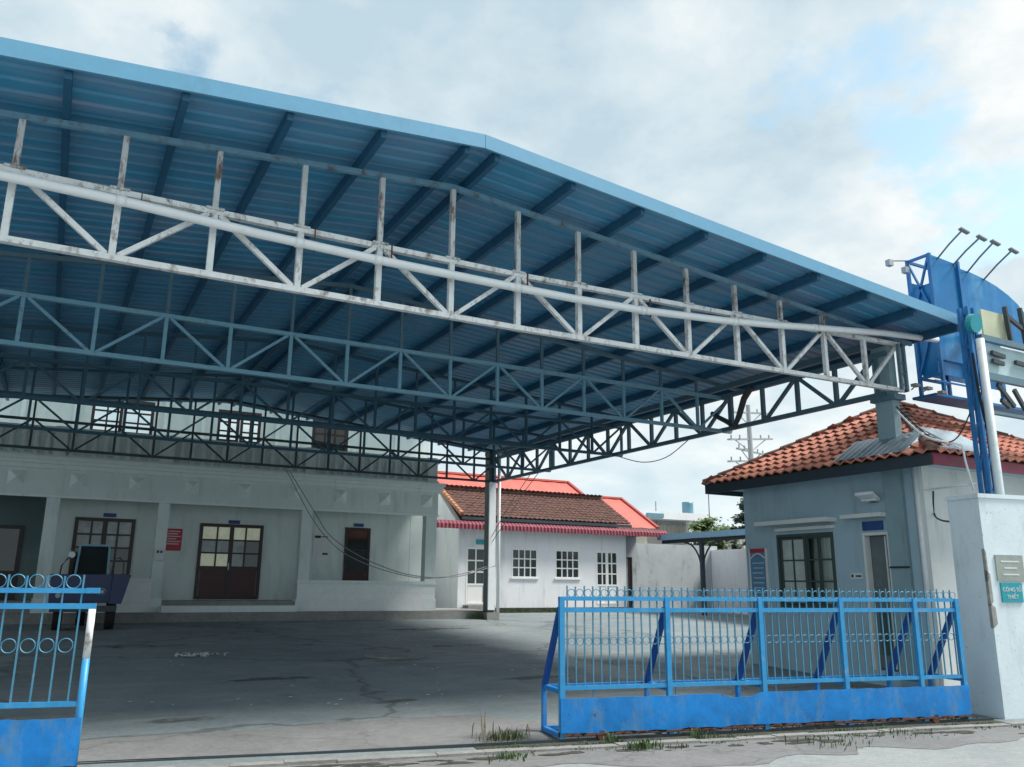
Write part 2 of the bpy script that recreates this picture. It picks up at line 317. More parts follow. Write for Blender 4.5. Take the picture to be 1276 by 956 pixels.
# ------------------------------------------------------------------ mesh helpers
COL = scene.collection
WO = {}
def tag(o, label=None, cat=None, group=None, kind=None):
    if label: o['label'] = label
    if cat: o['category'] = cat
    if group: o['group'] = group
    if kind: o['kind'] = kind
    return o
def root(name, loc, label=None, cat=None, group=None):
    o = bpy.data.objects.new(name, None); COL.objects.link(o)
    o.empty_display_size = 0.2
    o.location = loc; WO[o.name] = Vector(loc)
    return tag(o, label, cat, group)
def link(name, mesh, mw, parent=None):
    o = bpy.data.objects.new(name, mesh); COL.objects.link(o)
    WO[o.name] = mw.to_translation()
    if parent is not None:
        o.parent = parent
        pw = WO[parent.name]
        m = mw.copy(); m.translation = mw.to_translation() - pw
        o.matrix_local = m
    else:
        o.matrix_world = mw
    return o
class MB:
    def __init__(s): s.v = []; s.f = []; s.smooth = False
    def quad(s, *pts):
        n = len(s.v); s.v += [tuple(p) for p in pts]; s.f.append(tuple(range(n, n+len(pts)))); return s
    def box(s, lo, hi):
        x0, y0, z0 = lo; x1, y1, z1 = hi; n = len(s.v)
        s.v += [(x0, y0, z0), (x1, y0, z0), (x1, y1, z0), (x0, y1, z0), (x0, y0, z1), (x1, y0, z1), (x1, y1, z1), (x0, y1, z1)]
        s.f += [tuple(n+i for i in q) for q in ((0, 3, 2, 1), (4, 5, 6, 7), (0, 1, 5, 4), (1, 2, 6, 5), (2, 3, 7, 6), (3, 0, 4, 7))]
        return s
    def bar(s, p, q, w, h=None, up=Vector((0, 0, 1))):
        h = h or w; p = Vector(p); q = Vector(q); d = (q-p).normalized()
        if abs(d.dot(up)) > 0.98: up = Vector((0, 1, 0))
        a = d.cross(up).normalized()*(w/2); b = a.cross(d).normalized()*(h/2); n = len(s.v)
        for c in (p, q): s.v += [tuple(c-a-b), tuple(c+a-b), tuple(c+a+b), tuple(c-a+b)]
        s.f += [tuple(n+i for i in t) for t in ((3, 2, 1, 0), (4, 5, 6, 7), (0, 1, 5, 4), (1, 2, 6, 5), (2, 3, 7, 6), (3, 0, 4, 7))]
        return s
    def tube(s, pts, r, k=8, r2=None):
        pts = [Vector(p) for p in pts]; rings = []
        for i, p in enumerate(pts):
            d = (pts[min(i+1, len(pts)-1)]-pts[max(i-1, 0)]).normalized()
            u = Vector((0, 0, 1)) if abs(d.z) < 0.9 else Vector((1, 0, 0))
            a = d.cross(u).normalized(); b = a.cross(d)
            rr = r if r2 is None else r+(r2-r)*i/(len(pts)-1)
            n = len(s.v); rings.append(n)
            for j in range(k):
                t = 2*math.pi*j/k; s.v.append(tuple(p+(a*math.cos(t)+b*math.sin(t))*rr))
        for a, b in zip(rings, rings[1:]):
            for j in range(k): s.f.append((a+j, a+(j+1) % k, b+(j+1) % k, b+j))
        s.f.append(tuple(rings[0]+j for j in reversed(range(k)))); s.f.append(tuple(rings[-1]+j for j in range(k)))
        return s
    def prism(s, poly, ext):                       # poly: 3D outline, ext: extrusion vector
        n = len(s.v); k = len(poly); e = Vector(ext)
        s.v += [tuple(p) for p in poly] + [tuple(Vector(p)+e) for p in poly]
        s.f.append(tuple(range(n+k-1, n-1, -1))); s.f.append(tuple(range(n+k, n+2*k)))
        for i in range(k): j = (i+1) % k; s.f.append((n+i, n+j, n+k+j, n+k+i))
        return s
    def mesh(s, name, m, origin=None):
        me = bpy.data.meshes.new(name)
        o = origin or Vector((0, 0, 0))
        me.from_pydata([(x-o[0], y-o[1], z-o[2]) for x, y, z in s.v], [], s.f)
        me.materials.append(M[m] if isinstance(m, str) else m)
        if s.smooth:
            for p in me.polygons: p.use_smooth = True
        me.update(); return me
    def build(s, name, m, parent=None, base=False):
        xs = [p[0] for p in s.v]; ys = [p[1] for p in s.v]; zs = [p[2] for p in s.v]
        o = Vector(((min(xs)+max(xs))/2, (min(ys)+max(ys))/2, min(zs) if base else (min(zs)+max(zs))/2))
        return link(name, s.mesh(name, m, o), Matrix.Translation(o), parent)
def recalc(o):
    import bmesh
    b = bmesh.new(); b.from_mesh(o.data); bmesh.ops.recalc_face_normals(b, faces=b.faces); b.to_mesh(o.data); b.free(); return o
def box(name, lo, hi, m, parent=None): return MB().box(lo, hi).build(name, m, parent)
def bar(name, p, q, w, m, parent=None, h=None): return MB().bar(p, q, w, h).build(name, m, parent)
def holed_wall(mp, a0, a1, b0, b1, t, holes):
    """wall in the (a,b) plane with thickness t behind it and rectangular holes; mp(a,b,depth)->xyz"""
    xs = sorted({a0, a1, *[h[0] for h in holes], *[h[1] for h in holes]}); zs = sorted({b0, b1, *[h[2] for h in holes], *[h[3] for h in holes]})
    mb = MB()
    def solid(i, j):
        if i < 0 or j < 0 or i >= len(xs)-1 or j >= len(zs)-1: return False
        cx = (xs[i]+xs[i+1])/2; cz = (zs[j]+zs[j+1])/2
        return not any(h[0] < cx < h[1] and h[2] < cz < h[3] for h in holes)
    for i in range(len(xs)-1):
        for j in range(len(zs)-1):
            if not solid(i, j): continue
            x0, x1, z0, z1 = xs[i], xs[i+1], zs[j], zs[j+1]
            mb.quad(mp(x0, z0, 0), mp(x1, z0, 0), mp(x1, z1, 0), mp(x0, z1, 0))
            mb.quad(mp(x0, z1, t), mp(x1, z1, t), mp(x1, z0, t), mp(x0, z0, t))
            if not solid(i-1, j): mb.quad(mp(x0, z0, t), mp(x0, z0, 0), mp(x0, z1, 0), mp(x0, z1, t))
            if not solid(i+1, j): mb.quad(mp(x1, z0, 0), mp(x1, z0, t), mp(x1, z1, t), mp(x1, z1, 0))
            if not solid(i, j-1): mb.quad(mp(x0, z0, t), mp(x1, z0, t), mp(x1, z0, 0), mp(x0, z0, 0))
            if not solid(i, j+1): mb.quad(mp(x0, z1, 0), mp(x1, z1, 0), mp(x1, z1, t), mp(x0, z1, t))
    return mb
def facing_y(Y): return lambda a, b, d: (a, Y+d, b)          # wall seen from -Y, depth grows to +Y
def facing_x(X): return lambda a, b, d: (X+d, a, b)          # wall seen from -X
def mbox(mb, mp, a0, a1, b0, b1, d0, d1):
    p = mp(a0, b0, d0); q = mp(a1, b1, d1)
    mb.box([min(i, j) for i, j in zip(p, q)], [max(i, j) for i, j in zip(p, q)]); return mb
def glazed(name, parent, mp, a0, a1, b0, b1, cols, rows, fm, gm, fw=0.07, bw=0.03, d0=-0.03, d1=0.05, split=False, lower=None, lower_m=None):
    """frame with glazing bars; every pane is its own mesh. lower: height of a solid panel at the foot. gm may be a function (c,r)"""
    mb = MB()
    mbox(mb, mp, a0, a0+fw, b0, b1, d0, d1); mbox(mb, mp, a1-fw, a1, b0, b1, d0, d1)
    mbox(mb, mp, a0+fw, a1-fw, b1-fw, b1, d0, d1); mbox(mb, mp, a0+fw, a1-fw, b0, b0+fw, d0, d1)
    g0 = b0+fw
    if lower:
        mbox(mb, mp, a0+fw, a1-fw, b0+lower-fw, b0+lower, d0+0.002, d1); g0 = b0+lower
    A0, A1, B0, B1 = a0+fw, a1-fw, g0, b1-fw
    lv = [A0+(A1-A0)*c/cols for c in range(cols+1)]; lh = [B0+(B1-B0)*r/rows for r in range(rows+1)]
    for c in range(1, cols):
        w = bw*(2.6 if split and c*2 == cols else 1)
        mbox(mb, mp, lv[c]-w/2, lv[c]+w/2, B0 if not (split and c*2 == cols) else b0+fw, B1, d0+0.004, d1-0.004)
    for r in range(1, rows): mbox(mb, mp, A0, A1, lh[r]-bw/2, lh[r]+bw/2, d0+0.007, d1-0.007)
    o = mb.build(name, fm, parent)
    for c in range(cols):
        for r in range(rows):
            g = gm(c, r) if callable(gm) else gm
            if g is None: continue
            mbox(MB(), mp, lv[c], lv[c+1], lh[r], lh[r+1], d0+0.03, d0+0.037).build('pane', g, o)
    if lower:
        n = 2 if split else 1
        for c in range(n):
            x0 = A0+(A1-A0)*c/n+0.02; x1 = A0+(A1-A0)*(c+1)/n-0.02
            mbox(MB(), mp, x0, x1, b0+fw, b0+lower-fw, d0+0.02, d1-0.01).build('door_panel', lower_m or fm, o)
    return o
def text_mesh(body, size, m, mw, name, parent, depth=0.002):
    cu = bpy.data.curves.new(name, 'FONT'); cu.body = body; cu.size = size; cu.align_x = 'CENTER'; cu.align_y = 'CENTER'; cu.extrude = depth
    t = bpy.data.objects.new(name, cu); COL.objects.link(t)
    dg = bpy.context.evaluated_depsgraph_get(); me = bpy.data.meshes.new_from_object(t.evaluated_get(dg))
    bpy.data.objects.remove(t); bpy.data.curves.remove(cu)
    me.materials.clear(); me.materials.append(M[m])
    return link(name, me, mw, parent)
FACE_Y = Matrix.Rotation(R(90), 4, 'X')                                   # text read from -Y
FACE_X = Matrix.Rotation(R(-90), 4, 'Z') @ Matrix.Rotation(R(90), 4, 'X')   # text read from -X
def T(x, y, z): return Matrix.Translation((x, y, z))

# ------------------------------------------------------------------ ground, road
ys = [-40, -10, 0, 4, 8.6] + [8.6+i*0.65 for i in range(1, 27)] + [26.5, 30, 45, 80, 200, 700]
xs_ = [-700, -200, -60, -25] + list(range(-14, 34, 2)) + [45, 80, 200, 700]
mb = MB()
for y in ys:
    for x in xs_: mb.v.append((x, y, gz(y)))
nx = len(xs_)
for j in range(len(ys)-1):
    for i in range(nx-1): mb.f.append((j*nx+i, j*nx+i+1, (j+1)*nx+i+1, (j+1)*nx+i))
tag(mb.build('ground', 'yard'), kind='structure')
GA = Vector((5.252, 8.477, 0)); GD = Vector((0.9828, -0.1848, 0)); GN = Vector((0.1848, 0.9828, 0))   # gate line, along it, into the yard
def gpt(s, t, z): return GA + GD*s + GN*t + Vector((0, 0, z))
# road sheet in front of the gate track
mb = MB(); zr = -0.056
mb.quad(gpt(-60, -60, zr), gpt(60, -60, zr), gpt(60, -1.05, zr), gpt(-60, -1.05, zr))
tag(mb.build('road', 'road'), kind='structure')
# rough concrete verge between track and asphalt (ragged edge)
mb = MB(); zr = -0.052; n = 90
def edge(i, a): return -1.15 - 0.16*math.sin(i*0.7+a) - 0.12*random.random()
for i in range(n):
    pass
vt = []
for i in range(n+1):
    s = -9+i*18/n
    vt.append((gpt(s, -0.45, zr), gpt(s, -1.25-0.14*math.sin(s*1.9)-0.09*math.sin(s*5.3)-random.random()*0.05-(0.25 if 0.5 < s < 3.0 else 0), zr)))
for (a, b), (c, d) in zip(vt, vt[1:]): mb.quad(b, d, c, a)
tag(mb.build('verge', 'apron'), kind='structure')
# gate track: a narrow raised concrete strip with a steel rail
trk = MB()
for i in range(36):
    s = -9+i*0.5
    w = 0.012*math.sin(i*2.3)
    a, b = gpt(s, -0.42+w, 0), gpt(s+0.494, -0.42+w, 0)
    trk.prism([gpt(s, -0.50+w, -0.09), gpt(s+0.5, -0.50+w, -0.09), gpt(s+0.5, -0.36+w, -0.09), gpt(s, -0.36+w, -0.09)], (0, 0, 0.062+0.006*math.sin(i*1.7)))
tag(recalc(trk.build('gate_track_kerb', 'kerb')), kind='structure')
rl = MB(); rl.bar(gpt(-9, -0.02, -0.045), gpt(6.2, -0.02, -0.045), 0.03, 0.04)
tag(rl.build('gate_rail', 'dark_steel'), 'rusty steel rail the sliding gates run on', 'rail')
# soil strip under the gate
mb = MB(); vt = []
for i in range(61):
    s = -1.0+i*7.2/60
    vt.append((gpt(s, -0.34+0.03*random.random(), -0.054), gpt(s, 0.12+0.1*random.random()+0.08*math.sin(s*4), -0.054)))
for (a, b), (c, d) in zip(vt, vt[1:]): mb.quad(a, c, d, b)
tag(mb.build('soil_strip', 'moss'), kind='structure')
# worn concrete apron just inside the gateway
mb = MB(); vt = []
for i in range(50):
    X = -6+i*0.245
    Y1 = 10.34+0.05*math.sin(X*2.1)+random.random()*0.03
    g0 = 8.477-(X-5.252)*0.188+0.05
    if X > 5.0: Y1 = max(g0+0.3, 10.34-(X-5.0)*1.2)
    vt.append([(X, g0+(Y1-g0)*k/3, max(gz(g0+(Y1-g0)*k/3), -0.06)+0.009) for k in range(4)])
for a, b in zip(vt, vt[1:]):
    for k in range(3): mb.quad(a[k], b[k], b[k+1], a[k+1])
tag(mb.build('entrance_apron', 'apron'), kind='structure')
# concrete raised pavement before the office
tag(box('pavement', (-12, 25.35, 0.3), (13.2, 25.898, 0.80), 'kerb'), kind='structure')

# patches of trodden soil and grit along the track and drive
def blob(mb, x, y, r, z, sq=0.5):
    pts = []
    a0 = random.random()*6
    for k in range(14):
        t = 2*math.pi*k/14; rr = r*(0.55+0.6*random.random())
        pts.append(GA*0+Vector((x, y, z))+GD*(rr*math.cos(t))+GN*(rr*sq*math.sin(t)))
    mb.quad(*pts)
mb = MB()
for k in range(70):
    s = random.uniform(-4.5, 6.0); q = gpt(s, -0.62-abs(random.gauss(0, 0.10)), 0); blob(mb, q.x, q.y, random.uniform(0.03, 0.22), -0.0485+0.00003*k, 0.35)
tag(mb.build('soil_patches', 'moss'), kind='structure')
# darker repaired and oily patches in the yard
mb = MB()
for k, (x, y, r) in enumerate(((9.6, 22.2, 0.9), (9.0, 21.9, 0.5), (6.2, 15.9, 0.35), (3.4, 14.2, 0.5), (7.6, 13.0, 0.6), (2.0, 19.5, 0.8), (5.2, 18.9, 0.4), (8.4, 18.0, 0.5), (4.4, 11.6, 0.3), (1.6, 11.2, 0.35))):
    pts = []
    for j in range(18):
        t = 2*math.pi*j/18; rr = r*(0.6+0.5*random.random()); X = x+rr*1.5*math.cos(t); Y = y+rr*0.45*math.sin(t); pts.append((X, Y, gz(Y)+0.004))
    mb.quad(*pts)
tag(mb.build('oil_stains', 'stain'), kind='structure')

# ------------------------------------------------------------------ steel canopy
AX = 4.2                                    # ridge
SL = 0.0885
XL, XR = -5.2, 13.62
YF, YB = 8.54, 26.1
Z0 = 7.06                                   # underside of sheet at ridge
def zs_(X): return Z0 - abs(X-AX)*SL
can = root('steel_canopy', (AX, 17.3, 0.25), 'large blue steel canopy on white trusses covering the yard', 'canopy')
# roof sheets: each about a metre wide, ribs running down the slope
def sheet(y0, y1, side):
    mb = MB(); n = 4; pr = []
    w = (y1-y0)/n
    for i in range(n):
        b = y0+i*w
        pr += [(b, 0), (b+w*0.62, 0), (b+w*0.72, 0.028), (b+w*0.90, 0.028)]
    pr.append((y1, 0))
    x0, x1 = (AX, XR) if side > 0 else (XL, AX)
    k = len(pr)
    for X in (x0, x1):
        for Y, dz in pr: mb.v.append((X, Y, zs_(X)+dz))
    for X in (x0, x1):
        for Y, dz in pr: mb.v.append((X, Y, zs_(X)+dz+0.006))
    for i in range(k-1):
        mb.f.append((i, k+i, k+i+1, i+1)); mb.f.append((2*k+i, 2*k+i+1, 3*k+i+1, 3*k+i))
    return mb.build('roof_sheet', 'sheet', can)
ny = 17; dy = (YB-YF)/ny
for i in range(ny):
    for sd in (-1, 1): sheet(YF+i*dy+0.004, YF+(i+1)*dy-0.004, sd)
# edge flashing
for (xa, xb) in ((XL-0.02, AX-0.003), (AX+0.003, XR+0.03)):
    for (y, h0) in ((YF-0.03, 0), (YB+0.03, 0)):
        fb = MB(); za, zb = zs_(xa), zs_(xb)
        fb.prism([(xa, y-0.02, za-0.075), (xb, y-0.02, zb-0.075), (xb, y-0.02, zb+0.115), (xa, y-0.02, za+0.115)], (0, 0.035, 0))
        fb.prism([(xa, y+0.016, za+0.085), (xb, y+0.016, zb+0.085), (xb, y+0.016, zb+0.112), (xa, y+0.016, za+0.112)], (0, 0.22 if y < 15 else -0.22, 0))
        recalc(fb.build('edge_flashing', 'fascia', can))
box('ridge_cap', (AX-0.25, YF, Z0+0.04), (AX+0.25, YB, Z0+0.062), 'fascia', can)
box('eave_gutter', (XR-0.02, YF+0.03, zs_(XR)-0.12), (XR+0.14, YB-0.02, zs_(XR)+0.03), 'fascia', can)
# purlins
px = [AX-0.21, AX+0.21] + [AX-0.21-1.1*i for i in range(1, 9)] + [AX+0.21+1.15*i for i in range(1, 9)]
for X in px:
    if XL < X < XR:
        MB().box((X-0.035, YF+0.02, zs_(X)-0.155), (X+0.035, YB-0.02, zs_(X)-0.008)).build('purlin', 'purlin', can)
# trusses across the yard
NODES = [AX+k for k in range(-9, 9)]
XE = 13.15
def truss(Y, m, upper_m, w=0.056, zb=5.03, zt=5.79, rise=0.0):
    """flat truss with posts up to the sloping rafter; its right-hand end climbs a little"""
    def up(X): return zt+rise*max(0.0, (X-5.2)/7.5)
    def lo_(X): return zb+rise*0.45*max(0.0, (X-5.2)/7.5)
    mb = MB()
    for fz in (lo_, up):
        mb.bar((XL+0.3, Y, fz(XL)), (5.2, Y, fz(5.2)), 0.08, 0.068); mb.bar((5.2, Y, fz(5.2)), (XE, Y, fz(XE)), 0.08, 0.068)
    t = mb.build('truss', m, can)
    for X in NODES:
        bar('post', (X, Y, lo_(X)), (X, Y, up(X)), w, m, t)
        zr = zs_(X)-0.20
        if zr > up(X)+0.06:
            bar('upper_post', (X, Y+0.003, up(X)+0.03), (X, Y+0.003, zr), w*0.9, upper_m, t)
    bar('post', (XE, Y, lo_(XE)), (XE, Y, up(XE)), w, m, t)
    def diag(lo, hi_):
        s = 1 if hi_ > lo else -1
        bar('diagonal', (lo+s*0.06, Y-0.006, lo_(lo)+0.03), (hi_-s*0.06, Y-0.006, up(hi_)-0.03), w*0.8, m, t)
    for a, b in zip(NODES, NODES[1:]):
        k = round(a-AX)
        diag(*((a, b) if k % 2 == 0 else (b, a)))
    diag(12.2, XE)
    for xa, xb in ((XL+0.2, AX), (AX, XR-0.1)):
        bar('rafter', (xa, Y, zs_(xa)-0.20), (xb, Y, zs_(xb)-0.20), 0.06, 'rafter_steel' if upper_m == 'rusty_steel' else upper_m, t, 0.07)
    return t
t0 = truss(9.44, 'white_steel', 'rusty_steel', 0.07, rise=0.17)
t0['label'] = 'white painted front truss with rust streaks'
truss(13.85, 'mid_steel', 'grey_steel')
truss(18.0, 'shaded_truss', 'shaded_truss')
truss(21.7, 'shaded_truss', 'shaded_truss')
truss(25.07, 'dark_steel', 'dark_steel', 0.058)  # rear truss: its silhouette against the sky put into a dark colour
# gusset plates on the front truss
for X in NODES:
    gzz = 5.79+0.17*max(0.0, (X-5.2)/7.5)
    box('gusset', (X-0.10, 9.386, gzz+0.02), (X+0.10, 9.49, gzz+0.05), 'rusty_steel', t0)
# side truss from front column to rear column
def side_truss(X, m, zb=5.03, zt=5.80):
    mb = MB()
    mb.bar((X, 9.6, zb+0.03), (X, 25.3, zb), 0.09, 0.085); mb.bar((X, 9.52, zt), (X, 25.4, zt), 0.09, 0.085)
    t = mb.build('side_truss', m, can)
    n = 16; L0, L1 = 9.75, 24.95
    for i in range(n+1):
        y = L0+(L1-L0)*i/n; bar('post', (X, y, zb), (X, y, zt), 0.075, m, t)
        if i < n:
            y2 = L0+(L1-L0)*(i+1)/n
            a, b = ((y, zb), (y2, zt)) if i % 2 else ((y, zt), (y2, zb))
            if i == 3: continue
            s = 0.05
            bar('diagonal', (X-0.004, a[0]+s, a[1]+(0.03 if a[1] == zb else -0.03)), (X-0.004, b[0]-s, b[1]+(0.03 if b[1] == zb else -0.03)), 0.065, m, t)
    # one diagonal has been knocked loose and hangs bent
    p = [at_x(936, 482, X-0.1), at_x(927, 497, X-0.1), at_x(921, 518, X-0.1), at_x(915, 532, X-0.1), at_x(905, 525, X-0.1), at_x(893, 519, X-0.1), at_x(887, 515, X-0.1)]
    MB().tube(p, 0.075, 6, 0.05).build('bent_diagonal', 'dark_steel', t)
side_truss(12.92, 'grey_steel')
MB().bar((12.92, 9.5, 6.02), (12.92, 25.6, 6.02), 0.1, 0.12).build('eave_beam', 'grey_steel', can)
# columns
fc = MB(); fc.box((12.92, 9.50, 0.0), (13.10, 9.86, 5.95)); o = fc.build('column', 'column_paint', can)
o['label'] = 'blue grey rendered column rising through the guardhouse eave'
box('column_cap', (12.86, 9.40, 4.93), (13.16, 9.92, 5.03), 'grey_steel', o)
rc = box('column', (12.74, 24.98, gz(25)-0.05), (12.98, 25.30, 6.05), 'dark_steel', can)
box('lit_column_face', (12.735, 24.925, gz(25)+0.3), (12.975, 24.979, 5.0), 'pvc', rc)  # lit front of the dark column, put in as a pale colour
box('column_foot', (12.66, 24.83, gz(25)-0.05), (13.1, 25.38, gz(25)+0.22), 'kerb', rc)
dp = MB(); dp.tube([(13.12, 24.98, 6.1), (13.12, 24.98, gz(25)+0.05)], 0.055, 10); dp.smooth = True
dp.build('downpipe', 'pvc', can)
for X in (XL+0.5,):                                        # far-side columns, off to the left
    for Y in (9.44, 17.2, 25.07): box('column', (X-0.12, Y-0.12, gz(Y)-0.05), (X+0.12, Y+0.12, 6.0), 'grey_steel', can)
# white drain pipe strapped along the front truss
pp = [(-4.2, 5.72), (-0.9, 5.645), (0.22, 5.63), (1.67, 5.57), (3.13, 5.54), (4.7, 5.537), (6.0, 5.545), (7.2, 5.575), (8.78, 5.676), (10.0, 5.79), (10.55, 5.853), (12.57, 6.06), (13.5, 6.12), (14.05, 6.16)]
pm = MB(); pm.tube([(x, 9.27, z) for x, z in pp], 0.056, 14); pm.smooth = True
pipe = pm.build('drain_pipe', 'pvc', can); pipe['label'] = 'white plastic drain pipe strapped along the front truss'
for x, z in ((0.22, 5.63), (2.15, 5.56), (3.13, 5.54), (5.1, 5.54), (7.2, 5.575), (9.0, 5.692), (10.8, 5.875)):
    cm = MB(); cm.tube([(x-0.05, 9.27, z-0.002), (x+0.05, 9.27, z+0.004)], 0.064, 14); cm.smooth = True; cm.build('coupling', 'pvc', pipe)
    MB().bar((x+0.2, 9.335, z-0.055), (x+0.2, 9.335, max(5.80, z+0.06)), 0.012, 0.03).build('strap', 'rust', pipe)
# ladder-like bracket at the front right end of the truss
lb = MB()
lb.bar((13.02, 9.36, 5.10), (13.02, 9.36, 5.95), 0.04); lb.bar((13.17, 9.36, 5.08), (13.17, 9.36, 5.97), 0.05); lb.bar((13.17, 9.36, 5.10), (13.17, 9.44, 5.10), 0.05); lb.bar((13.17, 9.36, 5.95), (13.17, 9.44, 5.95), 0.05)
for z in (5.2, 5.4, 5.6): lb.bar((13.02, 9.36, z), (13.17, 9.36, z), 0.025)
lb.build('end_bracket', 'grey_steel', can)

# ------------------------------------------------------------------ office building
YO, YI = 25.9, 27.2
off = root('office_building', (4, 27, 0.6), 'two storey pale office building with pillared porch behind the canopy', 'building')
XA, XB = -12.0, 11.28
fl = 1.12
box('porch_floor', (XA, YO+0.02, 0.35), (XB-0.02, YI+0.3, fl-0.02), 'kerb', off)
box('front_step', (2.9, YO-0.35, 0.45), (6.66, YO+0.018, 0.98), 'office_trim', off)
# piers
for a, b in ((-0.24, 0.09), (2.59, 2.89), (6.72, 7.06), (10.88, 11.26), (-4.2, -3.86), (-8.0, -7.66)):
    p = box('pier', (a, YO, fl-0.3), (b, YO+0.32, 3.86), 'office', off)
    box('pier_base', (a-0.03, YO-0.03, 0.7), (b+0.03, YO+0.35, fl+0.05), 'office_trim', p)
# beam over the porch with its mouldings
bm = box('porch_beam', (XA, YO-0.012, 3.86), (XB+0.0, YO+0.34, 4.72), 'office', off)
box('moulding', (XA, YO-0.05, 3.83), (XB+0.03, YO-0.013, 3.89), 'office_trim', bm)
box('moulding', (XA, YO-0.09, 4.60), (XB+0.06, YO-0.013, 4.72), 'office_trim', bm)
box('moulding', (XA, YO-0.16, 4.722), (XB+0.12, YO+0.34, 4.82), 'office_trim', bm)
box('moulding', (XA, YO-0.22, 4.822), (XB+0.18, YO+0.34, 4.93), 'office_trim', bm)
# pyramid studs
ps = MB(); a = 0.20
ps.v = [(-a, 0, -a), (a, 0, -a), (a, 0, a), (-a, 0, a), (0, -0.16, 0)]
ps.f = [(0, 1, 4), (1, 2, 4), (2, 3, 4), (3, 0, 4), (3, 2, 1, 0)]
psm = ps.mesh('pyramid_stud', 'office_trim')
for k in range(-5, 8):
    X = 0.46+1.487*k
    if X < 11: link('pyramid_stud', psm, T(X, YO-0.011, 4.33), bm)
# balustrade
bl = box('balustrade_rail', (XA, YO+0.02, 5.62), (XB+0.05, YO+0.26, 5.78), 'office_trim', off)
box('balustrade_plinth', (XA, YO+0.03, 4.932), (XB+0.03, YO+0.25, 5.02), 'office_trim', bl)
box('parapet_panel', (XA, YO+0.15, 5.021), (XB+0.02, YO+0.22, 5.619), 'office', bl)
bs = MB()
for z0, z1, r0, r1 in ((0, 0.08, 0.075, 0.075), (0.08, 0.26, 0.045, 0.08), (0.26, 0.5, 0.08, 0.04), (0.5, 0.6, 0.07, 0.07)):
    bs.tube([(0, 0, z0), (0, 0, z1)], r0, 8, r1)
bsm = bs.mesh('baluster', 'office_trim')
X = XA+0.3
while X < XB-0.3:
    link('baluster', bsm, T(X, YO+0.12, 5.021), bl); X += 0.29
for X in (2.7, 6.9, 11.05, -0.1): box('balustrade_pier', (X-0.16, YO-0.002, 4.934), (X+0.16, YO+0.28, 5.80), 'office_trim', bl)
# porch ceiling / balcony slab and inner wall with doors
box('balcony_slab', (XA, YO+0.341, 4.55), (XB, 28.29, 4.80), 'office', off)
iw = box('wall', (-0.02, YI, fl-0.05), (XB-0.45, YI+0.2, 4.549), 'office', off)
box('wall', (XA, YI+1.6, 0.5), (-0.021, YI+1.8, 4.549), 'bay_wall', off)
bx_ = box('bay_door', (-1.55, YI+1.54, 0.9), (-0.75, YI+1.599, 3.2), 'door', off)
box('door_panel', (-1.45, YI+1.52, 1.9), (-0.85, YI+1.539, 3.1), 'glass_dark', bx_)
box('wall', (-0.25, YI, 0.5), (-0.022, YI+1.6, 4.549), 'office', off)
box('wall', (XB-0.44, YI+0.001, 0.5), (XB, YI+8, 4.549), 'office', off)
# low parapet walls of the porch
for a, b in ((0.09, 2.62), (6.72, 11.24)):
    w = box('porch_parapet', (a, YO-0.028, 0.80), (b, YO+0.12, 1.62), 'plinth_tile', off)
    box('ledge', (a-0.02, YO-0.07, 1.621), (b+0.03, YO+0.16, 1.72), 'office_trim', w)
    for j in (1, 2): box('tile_course', (a, YO-0.032, 0.80+0.27*j), (b, YO-0.027, 0.806+0.27*j), 'office', w)
fy = facing_y(YI)
def dpane(c, r):
    return ['glass_lit', 'glass_lit', 'glass_pale', 'glass_dark'][c] if r == 0 else (['glass_pale', 'glass_pale', 'glass_pale', 'glass_dark'][c] if r == 1 else 'glass_lit')
d2 = glazed('door', off, fy, 3.95, 5.86, 1.13, 3.39, 4, 3, 'door', dpane, 0.10, 0.05, -0.05, 0.0, split=True, lower=0.98, lower_m='door_red')
box('handle', (4.86, YI-0.09, 2.0), (4.89, YI-0.051, 2.2), 'bronze', d2)
d1 = glazed('door', off, fy, 0.53, 2.13, 1.13, 3.42, 4, 4, 'door', lambda c, r: 'glass_pale' if r > 1 else 'glass_dark', 0.10, 0.05, -0.05, 0.0, split=True, lower=0.7)
d3 = glazed('door', off, fy, 8.53, 9.40, 1.13, 3.44, 1, 2, 'door', 'glass_dark', 0.09, 0.04, -0.05, 0.0, lower=0.95, lower_m='door_red')
for x, z in ((1.42, 3.5), (4.95, 3.45), (8.98, 3.52)):
    tag(box('room_plate', (x-0.17, YI-0.03, z-0.045), (x+0.17, YI-0.002, z+0.065), 'blue_plate'),
        'small dark blue room plate above the %s' % {1.42: 'door behind the blue three-wheeler', 4.95: 'lit double door', 8.98: 'single narrow door'}[x], 'sign')
# notices on the office wall
rs = box('wall_notice', (2.99, YI-0.02, 2.53), (3.53, YI-0.004, 3.25), 'paper'); tag(rs, 'red notice with white lines on the office wall beside the lit door', 'sign')
box('red_field', (3.00, YI-0.026, 2.54), (3.46, YI-0.0205, 3.19), 'red_sign', rs)
ln = MB()
for i, (a, b) in enumerate(((3.06, 3.40), (3.05, 3.34), (3.04, 3.42), (3.06, 3.30), (3.05, 3.42), (3.05, 3.38))):
    ln.box((a, YI-0.029, 3.10-i*0.075), (b, YI-0.0265, 3.125-i*0.075))
ln.build('print_lines', 'paper', rs)
wsn = box('wall_notice', (7.48, YI-0.02, 2.48), (8.06, YI-0.004, 3.22), 'paper'); tag(wsn, 'pale paper notice with dark heading beside the narrow office door', 'sign')
ln = MB(); ln.box((7.52, YI-0.024, 3.06), (7.72, YI-0.0205, 3.14)); ln.box((7.74, YI-0.024, 3.09), (7.95, YI-0.0205, 3.12)); ln.box((7.80, YI-0.024, 2.53), (7.98, YI-0.0205, 2.59))
ln.build('print_lines', 'ink', wsn)
